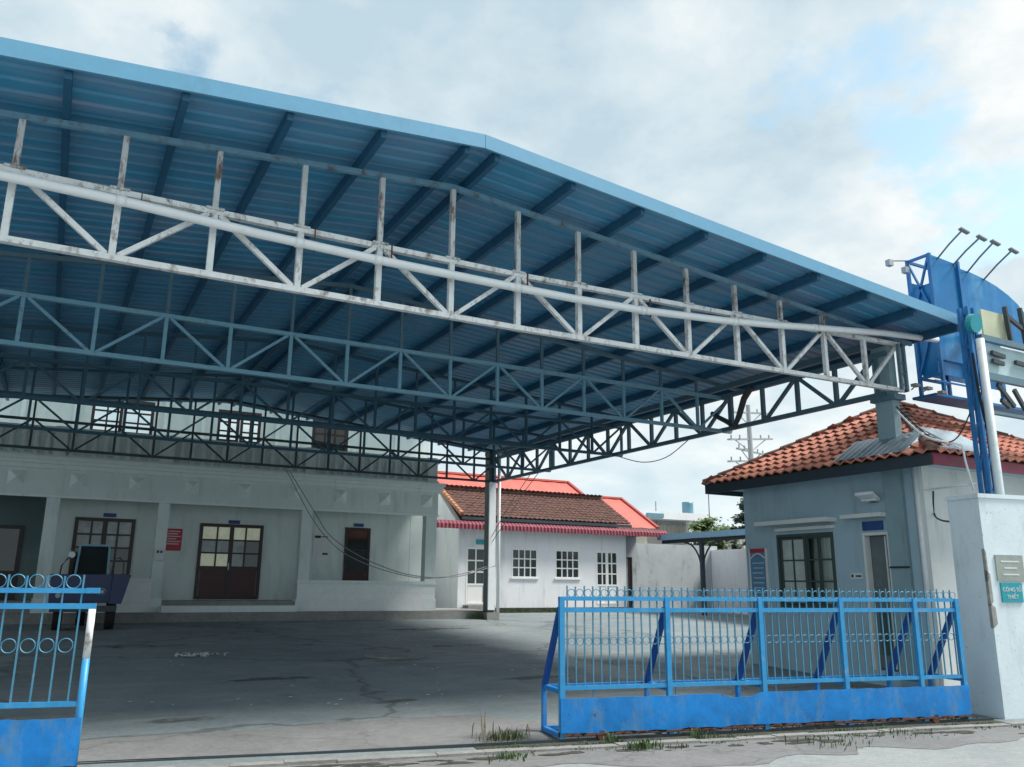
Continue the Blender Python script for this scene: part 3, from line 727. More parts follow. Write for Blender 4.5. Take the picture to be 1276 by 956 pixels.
mt = box('meter_box', (2.62, YO-0.09, 2.22), (2.84, YO-0.001, 2.56), 'paper'); tag(mt, 'small white electrical switch box on the porch pier', 'switch box')
box('switch', (2.66, YO-0.105, 2.42), (2.71, YO-0.091, 2.49), 'ink', mt); box('switch', (2.75, YO-0.105, 2.42), (2.80, YO-0.091, 2.49), 'ink', mt)
# upper storey: a room one can see through, windows front and back
YU = 28.3
wins = [(0.62, 1.50, 5.75, 7.20), (1.52, 2.40, 5.75, 7.20), (4.35, 5.05, 5.80, 7.20), (5.08, 5.75, 5.80, 7.20), (7.5, 8.80, 5.80, 7.2), (-4, -2.6, 5.8, 7.2)]
uw = holed_wall(facing_y(YU), XA, 11.9, 4.60, 8.4, 0.2, wins).build('upper_wall', 'office', off)
holes2 = [(0.4, 2.8, 6.0, 8.0), (4.5, 6.6, 6.0, 8.0)]
holed_wall(facing_y(YU+4.5), XA, 12.4, 4.4, 8.4, 0.2, holes2).build('upper_wall', 'office', off)
box('flat_roof', (XA, YU-1.5, 8.401), (12.6, YU+5.2, 8.6), 'office_trim', off)  # front overhang added to keep the sun off the upper wall
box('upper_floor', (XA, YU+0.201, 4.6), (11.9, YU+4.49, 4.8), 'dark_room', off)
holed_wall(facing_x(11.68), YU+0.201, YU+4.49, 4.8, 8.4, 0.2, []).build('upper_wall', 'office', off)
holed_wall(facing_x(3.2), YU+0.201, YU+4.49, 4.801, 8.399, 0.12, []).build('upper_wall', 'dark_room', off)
for (a, b, c, d) in wins[:4]:
    glazed('window', off, facing_y(YU), a, b, c, d, 2, 4, 'door', lambda c, r: 'glass' if r != 1 else 'glass', 0.09, 0.05, 0.0, 0.08)
glazed('window', off, facing_y(YU), *wins[4], 3, 3, 'door', 'glass_dark', 0.12, 0.06, 0.0, 0.08)
for X in (-1.2, 0.2, 2.75, 3.9, 6.3, 7.0, 9.3, 10.6):       # pilasters
    box('pilaster', (X-0.06, YU-0.08, 4.801), (X+0.06, YU-0.002, 8.39), 'office_trim', off)
box('string_course', (XA, YU-0.06, 5.62), (11.95, YU-0.003, 5.72), 'dark_trim', off)

# ------------------------------------------------------------------ white annex
YN = 28.5
anx = root('annex_building', (17, 30.5, 0.65), 'low white annex with weathered tile roof and maroon awning strip', 'building')
wz0 = 0.62
nwin = [(15.55, 16.68, 1.90, 2.99), (17.50, 18.62, 1.90, 2.99)]
ndoor = [(13.62, 14.42, 0.92, 2.99), (19.42, 20.50, 0.90, 3.0)]
holed_wall(facing_y(YN), 13.3, 20.93, wz0, 3.85, 0.2, nwin+ndoor).build('wall', 'white_wall', anx)
fyn = facing_y(YN)
for w in nwin:
    o = glazed('window', anx, fyn, *w, 4, 3, 'white_frame', 'glass_dark', 0.05, 0.045, -0.01, 0.06)
    box('sill', (w[0]-0.05, YN-0.06, w[2]-0.05), (w[1]+0.05, YN-0.001, w[2]-0.001), 'white_frame', o)
glazed('door', anx, fyn, *ndoor[0], 2, 3, 'white_frame', 'glass_dark', 0.07, 0.05, -0.01, 0.06, lower=0.75, lower_m='white_frame')
glazed('door', anx, fyn, *ndoor[1], 4, 3, 'white_frame', 'glass_dark', 0.07, 0.05, -0.01, 0.06, split=True, lower=0.78, lower_m='white_frame')
for X in (13.18,): box('wall', (13.3, YN+0.2, 0.6), (13.5, 32.39, 3.85), 'white_wall', anx)
box('wall', (20.73, YN+0.2, 0.6), (20.93, 32.39, 3.85), 'white_wall', anx)
box('wall', (13.3, 32.4, 0.6), (20.9, 32.6, 3.85), 'white_wall', anx)
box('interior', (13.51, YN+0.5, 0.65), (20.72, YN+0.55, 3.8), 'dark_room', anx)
box('plinth', (13.28, YN-0.03, 0.5), (20.95, YN-0.001, 0.79), 'moss', anx)
box('doorstep', (13.5, YN-0.5, 0.5), (14.6, YN-0.031, 0.90), 'kerb', anx)
tag(box('room_plate', (14.02, YN-0.04, 3.10), (14.42, YN-0.002, 3.28), 'teal'), 'small teal plate above the annex door beside the rear column', 'sign')
# gable walls (triangles)
ER, RR = (YN-0.1, 4.14), (30.6, 5.35)
for X in (13.3, 20.73):
    mb = MB(); mb.prism([(X+0.001, YN+0.15, 3.86), (X+0.001, 32.6, 3.86), (X+0.001, 30.6, 5.25)], (0.198, 0, 0)); recalc(mb.build('gable', 'white_wall', anx))
# tiled roof: rows of small wavy tiles joined (each tile is only a few pixels)
def tile_mesh_into(mb, o, ax, upd, nrm, w, l, amp=0.022, lift=0.03, th=0.02):
    segs = 4; n = len(mb.v)
    for end, zoff in ((0, lift), (1, 0.004)):
        for i in range(segs+1):
            u = i/segs; z = amp*math.cos(2*math.pi*u)+zoff
            mb.v.append(tuple(o+ax*((u-0.5)*w)+upd*(end*l)+nrm*z))
    for i in range(segs+1):
        u = i/segs; z = amp*math.cos(2*math.pi*u)+lift-th
        mb.v.append(tuple(o+ax*((u-0.5)*w)+nrm*z))
    k = segs+1
    for i in range(segs):
        mb.f.append((n+i, n+i+1, n+k+i+1, n+k+i)); mb.f.append((n+2*k+i, n+2*k+i+1, n+i+1, n+i))
def tiled_slope(e0, e1, r0, w, l):
    """parallelogram slope between eave points e0,e1 and ridge start r0"""
    e0, e1, r0 = Vector(e0), Vector(e1), Vector(r0); ax = (e1-e0).normalized(); upd = (r0-e0); L = upd.length; upd.normalize(); nrm = ax.cross(upd)
    mb = MB(); rows = int(L/l)
    for i in range(rows+1):
        s = i*l; c = int((e1-e0).length/w)
        for j in range(c):
            o = e0+ax*((j+0.5)*w)+upd*s+nrm*(random.random()*0.012)
            tile_mesh_into(mb, o, ax, upd, nrm, w, l*1.25)
    return mb
x0, x1 = 13.35, 21.15
deck = MB(); deck.quad((x0, ER[0], ER[1]-0.02), (x1, ER[0], ER[1]-0.02), (x1, RR[0], RR[1]-0.02), (x0, RR[0], RR[1]-0.02))
deck.quad((x0, RR[0], RR[1]-0.02), (x1, RR[0], RR[1]-0.02), (x1, 32.9, 4.0), (x0, 32.9, 4.0))
deck.build('roof_deck', 'dark_trim', anx)
tl = tiled_slope((x0, ER[0], ER[1]), (x1, ER[0], ER[1]), (x0, RR[0], RR[1]), 0.21, 0.24).build('roof_tiles', 'tile_old', anx); tl['kind'] = 'stuff'
tl = tiled_slope((x1, 32.9, 4.02), (x0, 32.9, 4.02), (x1, RR[0], RR[1]), 0.21, 0.24).build('roof_tiles', 'tile_old', anx); tl['kind'] = 'stuff'
mb = MB()
for k in range(10):
    f0, f1 = k/10, (k+1)/10
    p = Vector((x0+0.02, ER[0]+(RR[0]-ER[0])*f0, ER[1]+(RR[1]-ER[1])*f0+0.06)); q = Vector((x0+0.02, ER[0]+(RR[0]-ER[0])*f1, ER[1]+(RR[1]-ER[1])*f1+0.045))
    mb.tube([p, q], 0.10, 8, 0.085)
mb.build('verge_tiles', 'tile_sunlit', anx)
mb = MB()
for k in range(20):
    a = x0+(x1-x0)*k/20; mb.tube([(a, RR[0], RR[1]+0.03), (a+(x1-x0)/20+0.02, RR[0], RR[1]+0.02)], 0.10, 8, 0.09)
mb.build('ridge_tiles', 'ridge', anx)
box('eave_board', (x0, ER[0]-0.05, 3.99), (x1, ER[0]-0.011, 4.10), 'dark_trim', anx)
# corrugated awning strip
aw = MB(); n = 420; xa, xb = 11.9, 22.75
for i in range(n+1):
    x = xa+(xb-xa)*i/n; w = 0.028*math.sin(i*2*math.pi/6)
    aw.v += [(x, YN-0.10, 3.93+w*0.3), (x, YN-0.40, 3.90+w), (x, YN-0.52-w, 3.80), (x, YN-0.54-w, 3.62)]
for i in range(n):
    for j in range(3): aw.f.append((i*4+j, (i+1)*4+j, (i+1)*4+j+1, i*4+j+1))
aw.build('awning_strip', 'awning', anx)
box('awning_soffit', (xa, YN-0.38, 3.70), (xb, YN-0.002, 3.74), 'dark_trim', anx)
# recess to the right of the annex with a narrow door and the pale wall beyond
rc2 = root('side_store', (23, 30, 0.65), 'shaded grey store wall with narrow dark door right of the white annex', 'building')
holed_wall(facing_y(30.0), 20.94, 22.6, 0.6, 3.9, 0.2, [(21.7, 22.35, 0.7, 2.85)]).build('wall', 'grey_wall', rc2)
box('roof_slab', (20.94, 28.45, 3.75), (22.75, 30.3, 3.85), 'dark_trim', rc2)
dd = box('door', (21.7, 30.05, 0.7), (22.35, 30.12, 2.85), 'door', rc2)
for k in (0, 1): box('door_stile', (21.86+0.22*k, 30.03, 0.72), (21.90+0.22*k, 30.049, 2.8), 'glass_pale', dd)
# alley wall between office and annex
tag(box('alley_wall', (11.7, 31.0, 0.6), (13.29, 31.2, 3.55), 'grey_wall'), 'grey alley wall closing the gap between office and annex', 'wall')
tag(box('alley_step', (11.3, 26.3, 0.5), (13.2, 28.4, 0.80), 'kerb'), kind='structure')
tag(box('store_wall', (22.61, 30.6, 0.6), (27.8, 30.8, 3.5), 'grey_wall'), 'pale rendered wall at the back of the carport', 'wall')
# ------------------------------------------------------------------ carport
XC = 22.4
cp = root('carport', (24.5, 25.5, 0.6), 'low carport with pale blue roof edge and curved brackets behind the guardhouse', 'carport')
cr = MB(); cr.prism([(XC, 19.5, 3.56), (XC, 28.2, 3.56), (27.2, 28.2, 3.86), (27.2, 19.5, 3.86)], (0, 0, 0.05)); recalc(cr.build('roof', 'galv', cp))
box('roof_edge', (XC-0.06, 19.5, 3.50), (XC-0.002, 28.2, 3.72), 'lane_sheet', cp)
box('beam', (XC+0.1, 19.5, 3.36), (XC+0.2, 28.1, 3.50), 'dark_trim', cp)
for Y in (20.6, 25.7):
    post = box('post', (XC+0.08, Y-0.07, gz(Y)-0.05), (XC+0.22, Y+0.07, 3.36), 'dark_trim', cp)
    for s in (-1, 1):
        MB().tube([(XC+0.15, Y+s*(0.05+0.95*(1-math.cos(t*math.pi/2/8))), 2.2+1.15*math.sin(t*math.pi/2/8)) for t in range(9)], 0.035, 6).build('bracket', 'dark_trim', post)
MB().bar((27.0, 19.5, 2.5), (27.0, 25.0, 2.5), 0.06).build('tie_rail', 'dark_trim', cp)
for y in (20.5, 22, 23.5, 24.9): MB().bar((27.0, y, 2.5), (27.0, y, 3.85), 0.05).build('hanger', 'dark_trim', cp)
tag(box('boundary_wall', (27.4, 8, 0.3), (27.6, 30.59, 3.3), 'white_wall'), 'long whitewashed boundary wall behind the carport', 'wall')

# ------------------------------------------------------------------ guardhouse
XG = 13.0
GY0, GY1, GX1 = 9.15, 13.42, 17.5
gd = root('guardhouse', (15.3, 11.3, 0.0), 'small guardhouse with orange clay pyramid roof and pale walls in a blue grey shade tint', 'building')
gw = (11.11, 12.55, 1.25, 2.68); gdr = (9.89, 10.45, 0.25, 2.62)
fx = facing_x(XG)
holed_wall(fx, GY0, GY1, -0.1, 3.72, 0.18, [gw, gdr]).build('wall', 'guard_wall_shaded', gd)
holed_wall(facing_y(GY0-0.002), XG+0.0, GX1, -0.1, 3.72, 0.18, []).build('front_wall', 'guard_front', gd)
box('pilaster', (XG-0.045, GY0-0.045, -0.08), (XG+0.16, GY0+0.14, 3.71), 'guard_front', gd)
box('wall', (GX1-0.18, GY0+0.18, -0.1), (GX1, GY1, 3.72), 'guard_wall_shaded', gd)
box('wall', (XG+0.181, GY1-0.18, -0.1), (GX1-0.181, GY1, 3.72), 'guard_wall_shaded', gd)
box('floor', (XG+0.181, GY0+0.181, 0.1), (GX1-0.19, GY1-0.19, 0.25), 'grey_wall', gd)
box('plinth', (XG-0.03, GY0+0.14, -0.08), (XG-0.002, GY0+0.78, 0.22), 'grey_wall', gd)
# window: two casements, left one ajar, curtain behind
wf = MB()
a0, a1, b0, b1 = gw
for (p, q, r, s) in ((a0, a0+0.06, b0, b1), (a1-0.06, a1, b0, b1), (a0+0.06, a1-0.06, b1-0.06, b1), (a0+0.06, a1-0.06, b0, b0+0.06), ((a0+a1)/2-0.03, (a0+a1)/2+0.03, b0+0.06, b1-0.06)):
    mbox(wf, fx, p, q, r, s, 0.0, 0.09)
win = wf.build('window', 'green_frame', gd)
glazed('casement', win, fx, a0+0.06, (a0+a1)/2-0.03, b0+0.06, b1-0.06, 2, 3, 'green_frame', 'glass', 0.04, 0.03, 0.02, 0.06)
cz = Matrix.Translation((XG+0.03, a1-0.07, 0)) @ Matrix.Rotation(R(4), 4, 'Z')
cas = MB(); lw = 0.60
fr = lambda A0, A1, B0, B1, d0, d1: mbox(cas, lambda a, b, d: (d, -a, b), A0, A1, B0, B1, d0, d1)
hz0, hz1 = b0+0.07, b1-0.07
for q in ((0, 0.04, hz0, hz1), (lw-0.04, lw, hz0, hz1), (0.04, lw-0.04, hz1-0.04, hz1), (0.04, lw-0.04, hz0, hz0+0.04), (lw/2-0.015, lw/2+0.015, hz0+0.04, hz1-0.04)):
    fr(*q, 0.0, 0.04)
for k in (1, 2):
    zz = hz0+0.04+(hz1-hz0-0.08)*k/3; fr(0.04, lw-0.04, zz-0.015, zz+0.015, 0.003, 0.037)
casm = link('casement', cas.mesh('casement', 'green_frame'), cz, win)
pn = MB(); mbox(pn, lambda a, b, d: (d, -a, b), 0.04, lw-0.04, hz0+0.04, hz1-0.04, 0.018, 0.024)
link('pane', pn.mesh('pane', 'glass_sky'), cz, win)
cu = MB(); k = 40
for i in range(k+1):
    y = a0+0.02+(0.42)*i/k; x = XG+0.10+0.02*math.sin(i*0.9)
    cu.v += [(x, y, b0+0.1), (x+0.01, y, b1-0.02)]
    if i: n = len(cu.v); cu.f.append((n-4, n-2, n-1, n-3))
cu.smooth = True; co = cu.build('curtain', 'curtain', gd)
for y0 in (a0+0.50,):
    cu = MB()
    for i in range(k+1):
        y = y0+0.3*i/k; x = XG+0.105+0.02*math.sin(i*0.8)
        cu.v += [(x, y, b0+0.1), (x+0.01, y, b1-0.02)]
        if i: n = len(cu.v); cu.f.append((n-4, n-2, n-1, n-3))
    cu.smooth = True; cu.build('curtain', 'curtain', gd)
# hoods over window and door
box('window_hood', (XG-0.30, 11.0, 2.86), (XG-0.002, 12.85, 2.94), 'guard_front', gd)
box('window_hood', (XG-0.08, 11.05, 2.74), (XG-0.002, 12.5, 2.80), 'guard_front', gd)
box('door_hood', (XG-0.25, 9.87, 2.88), (XG-0.002, 10.72, 2.95), 'guard_front', gd)
df = MB(); a0, a1, b0, b1 = gdr
for q in ((a0-0.0, a0+0.05, b0, b1), (a1-0.05, a1, b0, b1), (a0+0.05, a1-0.05, b1-0.05, b1)): mbox(df, fx, *q, -0.02, 0.12)
dof = df.build('door_frame', 'guard_front', gd)
dl = box('door_leaf', (XG+0.125, a0+0.17, 0.27), (XG+0.165, a1-0.05, 2.56), 'leaf_paint', gd)
box('leaf_panel', (XG+0.115, a0+0.24, 0.5), (XG+0.124, a1-0.11, 1.3), 'green_frame', dl); box('leaf_stile', (XG+0.115, a0+0.17, 0.27), (XG+0.124, a0+0.205, 2.56), 'guard_front', dl)
tag(box('room_plate', (XG-0.03, 9.99, 2.66), (XG-0.003, 10.42, 2.82), 'blue_plate'), 'small blue room plate over the open guardhouse door', 'sign')
# fluorescent lamp
lp = root('wall_lamp', (XG-0.1, 10.1, 3.2), 'white wall lamp fitting above the guardhouse door', 'lamp')
lb = MB(); lb.prism([(XG-0.30, 9.92, 3.27), (XG-0.30, 10.30, 3.27), (XG-0.06, 10.26, 3.16), (XG-0.06, 9.96, 3.16)], (0, 0, 0.05)); recalc(lb.build('shade', 'lamp', lp))
MB().tube([(XG-0.18, 9.96, 3.185), (XG-0.18, 10.26, 3.185)], 0.02, 8).build('tube', 'lamp', lp)
MB().box((XG-0.08, 10.05, 3.15), (XG-0.001, 10.17, 3.27)).build('bracket', 'grey_steel', lp)
# notice board with red header
nb = root('notice_board', (XG-0.03, 13.05, 1.2), 'tall blue notice board with red arched header on the guardhouse wall', 'notice board')
box('panel', (XG-0.03, 12.85, 1.16), (XG-0.003, 13.28, 2.38), 'notice_blue', nb)
box('header', (XG-0.04, 12.85, 2.34), (XG-0.0305, 13.28, 2.42), 'red_sign', nb)
for q in ((12.82, 12.85, 1.14, 2.42), (13.28, 13.31, 1.14, 2.42)): box('frame_post', (XG-0.045, q[0], q[2]), (XG-0.003, q[1], q[3]), 'guard_front', nb)
MB().tube([(XG-0.04, 12.86+0.41*i/8, 2.22+0.1*math.sin(math.pi*i/8)) for i in range(9)], 0.014, 6).build('arch_trim', 'guard_front', nb)
ln = MB()
for i in range(9):
    ln.box((XG-0.034, 12.90+0.02*(i % 3), 2.12-i*0.10), (XG-0.0305, 13.23-0.03*(i % 2), 2.135-i*0.10))
ln.build('print_lines', 'paper', nb)
sg = box('wall_sign', (XG-0.02, 10.52, 1.80), (XG-0.002, 10.78, 1.91), 'paper'); tag(sg, 'small white direction sign between guardhouse window and door', 'sign')
ln = MB(); ln.box((XG-0.024, 10.54, 1.84), (XG-0.0205, 10.66, 1.87)); ln.box((XG-0.024, 10.71, 1.83), (XG-0.0205, 10.755, 1.885)); ln.build('print_lines', 'ink', sg)
# downpipe beside the column
dp = MB(); dp.tube([(12.94, 9.215, 3.70), (12.94, 9.215, 0.0)], 0.045, 10); dp.smooth = True; dp.build('downpipe', 'pvc', gd)
bar('conduit', (12.91, 9.49, 2.0), (12.91, 9.87, 2.0), 0.03, 'ink', gd)
# roof: pyramid with eaves
EX0, EX1, EY0, EY1, EZ = 12.38, 18.22, 8.46, 13.92, 3.74
AP = Vector((15.3, 11.2, 5.40))
box('soffit', (EX0+0.05, EY0+0.05, 3.70), (EX1-0.05, EY1-0.05, 3.73), 'guard_wall_shaded', gd)
box('fascia', (EX0, EY0+0.031, 3.60), (EX0+0.03, EY1, 3.79), 'dark_trim', gd)
box('fascia', (EX0, EY0, 3.60), (EX1, EY0+0.03, 3.79), 'maroon', gd)
box('fascia', (EX0+0.031, EY1-0.03, 3.60), (EX1, EY1, 3.79), 'dark_trim', gd)
C = [Vector((EX0, EY1, EZ+0.04)), Vector((EX0, EY0, EZ+0.04)), Vector((EX1, EY0, EZ+0.04)), Vector((EX1, EY1, EZ+0.04))]
dk = MB()
for i in range(4): dk.quad(C[i], C[(i+1) % 4], AP)
dk.build('roof_deck', 'ridge', gd)
TW, TL = 0.235, 0.29
tb = MB(); tile_mesh_into(tb, Vector((0, 0, 0)), Vector((1, 0, 0)), Vector((0, 1, 0)), Vector((0, 0, 1)), TW, TL*1.22, 0.030, 0.06, 0.03)
tmesh = tb.mesh('roof_tile', 'tile')
tcol = [tmesh]
def pyramid_face(e0, e1, parts):
    ax = (e1-e0).normalized(); mid = (e0+e1)/2; upd = AP-mid; L = upd.length; upd.normalize(); nrm = ax.cross(upd); half = (e1-e0).length/2
    joined = MB(); rows = int(L/TL)
    for i in range(rows):
        s = i*TL; hw = half*(1-(s+TL*0.4)/L); c = int(2*hw/TW)
        off_ = (i % 2)*0.0
        j0 = -math.ceil(hw/TW)
        for j in range(j0, -j0+1):
            u = j*TW+off_
            if abs(u) > hw+TW*0.15: continue
            o = mid+ax*u+upd*(s-0.05)+nrm*(0.03+random.random()*0.008)
            if parts:
                tw = random.uniform(-0.03, 0.03)
                mw = Matrix.Translation(o) @ Matrix((ax, upd, nrm)).transposed().to_4x4() @ Matrix.Rotation(tw, 4, 'Z')
                # leave the gap where flashing wraps the column
                link('roof_tile', tmesh, mw, gd)
            else: tile_mesh_into(joined, o, ax, upd, nrm, TW, TL*1.22, 0.026, 0.045, 0.022)
    if not parts:
        t = joined.build('roof_tiles', 'tile', gd); t['kind'] = 'stuff'
pyramid_face(C[0], C[1], True); pyramid_face(C[1], C[2], True)
pyramid_face(C[2], C[3], False); pyramid_face(C[3], C[0], False)
capm = MB(); 
for k in range(7):
    t = math.pi*k/6; capm.v += [(0.11*math.cos(t), 0, 0.09*math.sin(t)), (0.09*math.cos(t), 0.42, 0.075*math.sin(t)-0.015)]
for k in range(6): capm.f.append((2*k, 2*k+2, 2*k+3, 2*k+1))
capm.f.append(tuple(range(12, -1, -2)))
cmesh = capm.mesh('ridge_cap', 'ridge')
for c in C:
    d = AP-c; L = d.length; d.normalize(); ax = d.cross(Vector((0, 0, 1))).normalized(); nn = ax.cross(d)
    for k in range(int(L/0.36)+1):
        link('ridge_cap', cmesh, Matrix.Translation(c+d*(k*0.36)+nn*0.055) @ Matrix((ax, d, nn)).transposed().to_4x4(), gd)
# metal flashing round the column
fb = MB()
def fl_(x, y, lift):                                     # a point above whichever slope is higher there
    return (x, y, EZ+0.04+min((x-EX0)/(AP.x-EX0), (y-EY0)/(AP.y-EY0))*(AP.z-EZ-0.04)+lift)
for i in range(22):
    y0 = 8.95+i*0.068; lf_ = 0.115+0.018*(i % 2); lf2 = 0.115+0.018*((i+1) % 2)
    fb.quad(fl_(12.33, y0, lf_), fl_(12.33, y0+0.068, lf2), fl_(13.02, y0+0.068, lf2+0.05), fl_(13.02, y0, lf_+0.05))
for i in range(22):
    x0 = 12.75+i*0.068; lf_ = 0.12+0.018*(i % 2); lf2 = 0.12+0.018*((i+1) % 2)
    fb.quad(fl_(x0, 8.41, lf_), fl_(x0+0.068, 8.41, lf2), fl_(x0+0.068, 9.27, lf2+0.05), fl_(x0, 9.27, lf_+0.05))
recalc(fb.build('column_flashing', 'galv', gd))

# ------------------------------------------------------------------ gate pillar
P0 = at_z(1210, 889, -0.06); pd = Vector((0.983, -0.185, 0)); pn_ = Vector((0.185, 0.983, 0))
PL = root('gate_pillar', (P0.x+0.5, P0.y-0.3, -0.06), 'tall whitewashed gate pillar with plaques at the end of the blue gate', 'pillar')
def pp_(s, t, z): return P0 + pd*s + pn_*t + Vector((0, 0, z-P0.z))
pb = MB(); pb.prism([pp_(0, 0, -0.1), pp_(1.05, 0, -0.1), pp_(1.05, -0.56, -0.1), pp_(0, -0.56, -0.1)], (0, 0, 3.02)); recalc(pb.build('shaft', 'pillar', PL))
pb = MB(); pb.prism([pp_(-0.02, 0.02, 2.921), pp_(1.07, 0.02, 2.921), pp_(1.07, -0.58, 2.921), pp_(-0.02, -0.58, 2.921)], (0, 0, 0.06)); recalc(pb.build('cap', 'pillar', PL))
ch = MB()
for (z0, z1, w) in ((2.2, 1.75, 0.02), (1.9, 1.42, 0.045), (1.45, 1.12, 0.07)):
    ch.prism([pp_(-0.004, -0.564, z0), pp_(w, -0.564, z0-0.05), pp_(w*1.1, -0.564, z1+0.06), pp_(-0.004, -0.564, z1)], pn_*0.05)
recalc(ch.build('plaster_chip', 'plaster_chip', PL))
def plaque(s0, s1, z0, z1, m, name, label):
    b = MB(); b.prism([pp_(s0, -0.561, z0), pp_(s1, -0.561, z0), pp_(s1, -0.561, z1), pp_(s0, -0.561, z1)], pn_*-0.02)
    return tag(recalc(b.build(name, m)), label, 'sign')
bz = plaque(0.16, 0.66, 1.76, 2.12, 'bronze', 'plaque', 'dull metal plaque on the gate pillar above the teal plate')
te = plaque(0.20, 0.58, 1.47, 1.735, 'teal', 'plaque', 'teal plate with white lettering on the gate pillar')
tmw = lambda s, z: Matrix.Translation(pp_(s, -0.583, z)) @ Matrix.Rotation(math.atan2(pd.y, pd.x), 4, 'Z') @ FACE_Y
text_mesh('CÔNG SỐ', 0.075, 'paper', tmw(0.39, 1.64), 'lettering', te)
text_mesh('THIẾT', 0.075, 'paper', tmw(0.39, 1.54), 'lettering', te)
for z, b in ((2.02, 0.2), (1.93, 0.14), (1.84, 0.18)):
    ln = MB(); ln.prism([pp_(0.41-b/1.2, -0.583, z), pp_(0.41+b/1.2, -0.583, z), pp_(0.41+b/1.2, -0.583, z+0.02), pp_(0.41-b/1.2, -0.583, z+0.02)], pn_*-0.003); recalc(ln.build('print_lines', 'paper', bz))

# ------------------------------------------------------------------ gates
def gate(org, dirv, L, nb_, spacing, label, mirror, ztop, zmid, zbot, zpan, posts, ringr, flip_end=False):
    nv = Vector((-dirv.y, dirv.x, 0))
    def P(s, t, z): return org + dirv*s + nv*t + Vector((0, 0, z))
    g = root('sliding_gate', tuple(org), label, 'gate')
    z_off = 0
    for z, w in ((ztop, 0.045), (zmid, 0.05), (zbot, 0.045)):
        MB().bar(P(0, 0, z), P(L, 0, z), 0.04, w).build('rail', 'blue_rail', g)
    # solid kick panel with ragged rusty edges
    pm = MB(); n = 40
    for i in range(n+1):
        s = L*i/n; rag = random.uniform(-0.012, 0.012)
        dip = -0.05 if 0.36 < i/n < 0.43 and not mirror else 0
        for t in (-0.05, -0.042): pm.v += [tuple(P(s, t, 0.03+rag)), tuple(P(s, t, zpan+rag*0.5+dip))]
        if i:
            k = len(pm.v)-8
            pm.f += [(k, k+4, k+5, k+1), (k+3, k+7, k+6, k+2), (k+1, k+5, k+7, k+3), (k+2, k+6, k+4, k)]
    pan = recalc(pm.build('kick_panel', 'blue_gate', g))
    rg = MB()
    for i in range(46):
        s = L*(i+random.random())/46; h = 0.012+0.022*random.random()
        rg.prism([P(s-0.08, -0.054, 0.005), P(s+0.08, -0.054, 0.005), P(s+0.05, -0.054, 0.005+h), P(s-0.04, -0.054, 0.002+h)], nv*0.003)
    recalc(rg.build('rust_edge', 'rust', pan))
    MB().bar(P(0, 0, 0.02), P(L, 0, 0.02), 0.06, 0.05).build('bottom_beam', 'moss', g)
    # bars and rings
    bmesh_ = MB(); bmesh_.box((-0.007, -0.007, 0), (0.007, 0.007, 1.0))
    bm_ = bmesh_.mesh('gate_bar', 'blue_bar')
    tor = MB(); K = 14
    for i in range(K):
        t = 2*math.pi*i/K
        for (dr, dz) in ((-0.005, 0), (0, 0.006), (0.005, 0), (0, -0.006)):
            tor.v.append(((ringr+dr)*math.cos(t), dz, (ringr+dr)*math.sin(t)))
    for i in range(K):
        for j in range(4): tor.f.append((i*4+j, i*4+(j+1) % 4, ((i+1) % K)*4+(j+1) % 4, ((i+1) % K)*4+j))
    rm_ = tor.mesh('ring', 'blue_bar')
    ang = math.atan2(dirv.y, dirv.x); rot = Matrix.Rotation(ang, 4, 'Z')
    for i in range(nb_):
        s = 0.05+spacing*(i+0.5)
        if s > L-0.02: break
        lean = 0.0
        h = ztop+0.14+random.uniform(-0.008, 0.008)-zbot+0.03
        zb_ = zbot-0.03
        if random.random() < 0.06: zb_ = zpan+0.0; h += zbot-0.03-zpan
        link('gate_bar', bm_, Matrix.Translation(P(s, 0.0, zb_)) @ rot @ Matrix.Rotation(random.gauss(0, 0.006), 4, 'Y') @ Matrix.Diagonal((1, 1, h, 1)), g)
        if s+spacing < L:
            link('ring', rm_, Matrix.Translation(P(s+spacing/2, 0, (zmid+zbot)/2+0.08)) @ rot, g)
            link('ring', rm_, Matrix.Translation(P(s+spacing/2, 0, ztop+0.02+ringr)) @ rot, g)
    for s in posts:
        p = MB().box((-0.03, -0.03, 0), (0.03, 0.03, 1))
        o = link('stile', p.mesh('stile', 'blue_rail'), Matrix.Translation(P(s, -0.004, -0.03)) @ rot @ Matrix.Diagonal((1, 1, ztop+0.05, 1)), g)
        # stand behind the gate: foot, short leg, raking brace
        D = 0.58
        st = MB(); st.bar(P(s, 0.03, 0.0), P(s, D, 0.0), 0.05); st.bar(P(s, D, -0.05), P(s, D, 0.50), 0.05); st.bar(P(s, 0.03, 0.47), P(s, D-0.026, 0.47), 0.05)
        st.build('stand', 'blue_gate', g)
        MB().bar(P(s+0.001, D-0.01, 0.47), P(s+0.001, 0.035, zmid+0.02), 0.055, 0.07).build('brace', 'blue_brace', g)
    if not mirror: MB().bar(P(0, 0.58, 0.0), P(L, 0.58, 0.0), 0.05).build('rear_beam', 'blue_gate', g)
    if not mirror: MB().bar(P(0, 0.58, 0.47), P(L, 0.58, 0.47), 0.04).build('rear_beam', 'blue_gate', g)
    # rollers on the rail
    for s in (0.5, L-0.6):
        wt = MB(); wt.tube([P(s, -0.05, 0.0), P(s, 0.01, 0.0)], 0.055, 14); wt.build('roller', 'rust', g)
    return g, P
LB = 5.83
SP = [0.03, 1.39, 2.69, 3.905, 5.09, LB-0.03]
gate(GA, GD, LB, 60, 0.106, 'blue steel sliding gate with ringed bars standing by the white pillar', False, 1.495, 1.365, 0.51, 0.40, SP, 0.044)
# left gate
LP = Vector((0.445, 8.96, 0)); LD = Vector((0.978, -0.208, 0)).normalized()
org = LP - LD*4.0
g2, P2 = gate(org, LD, 4.0, 40, 0.1555, 'pale blue steel gate with large rings at the edge of the driveway', True, 1.555, 1.415, 0.555, 0.437, [0.03, 2.0], 0.062)
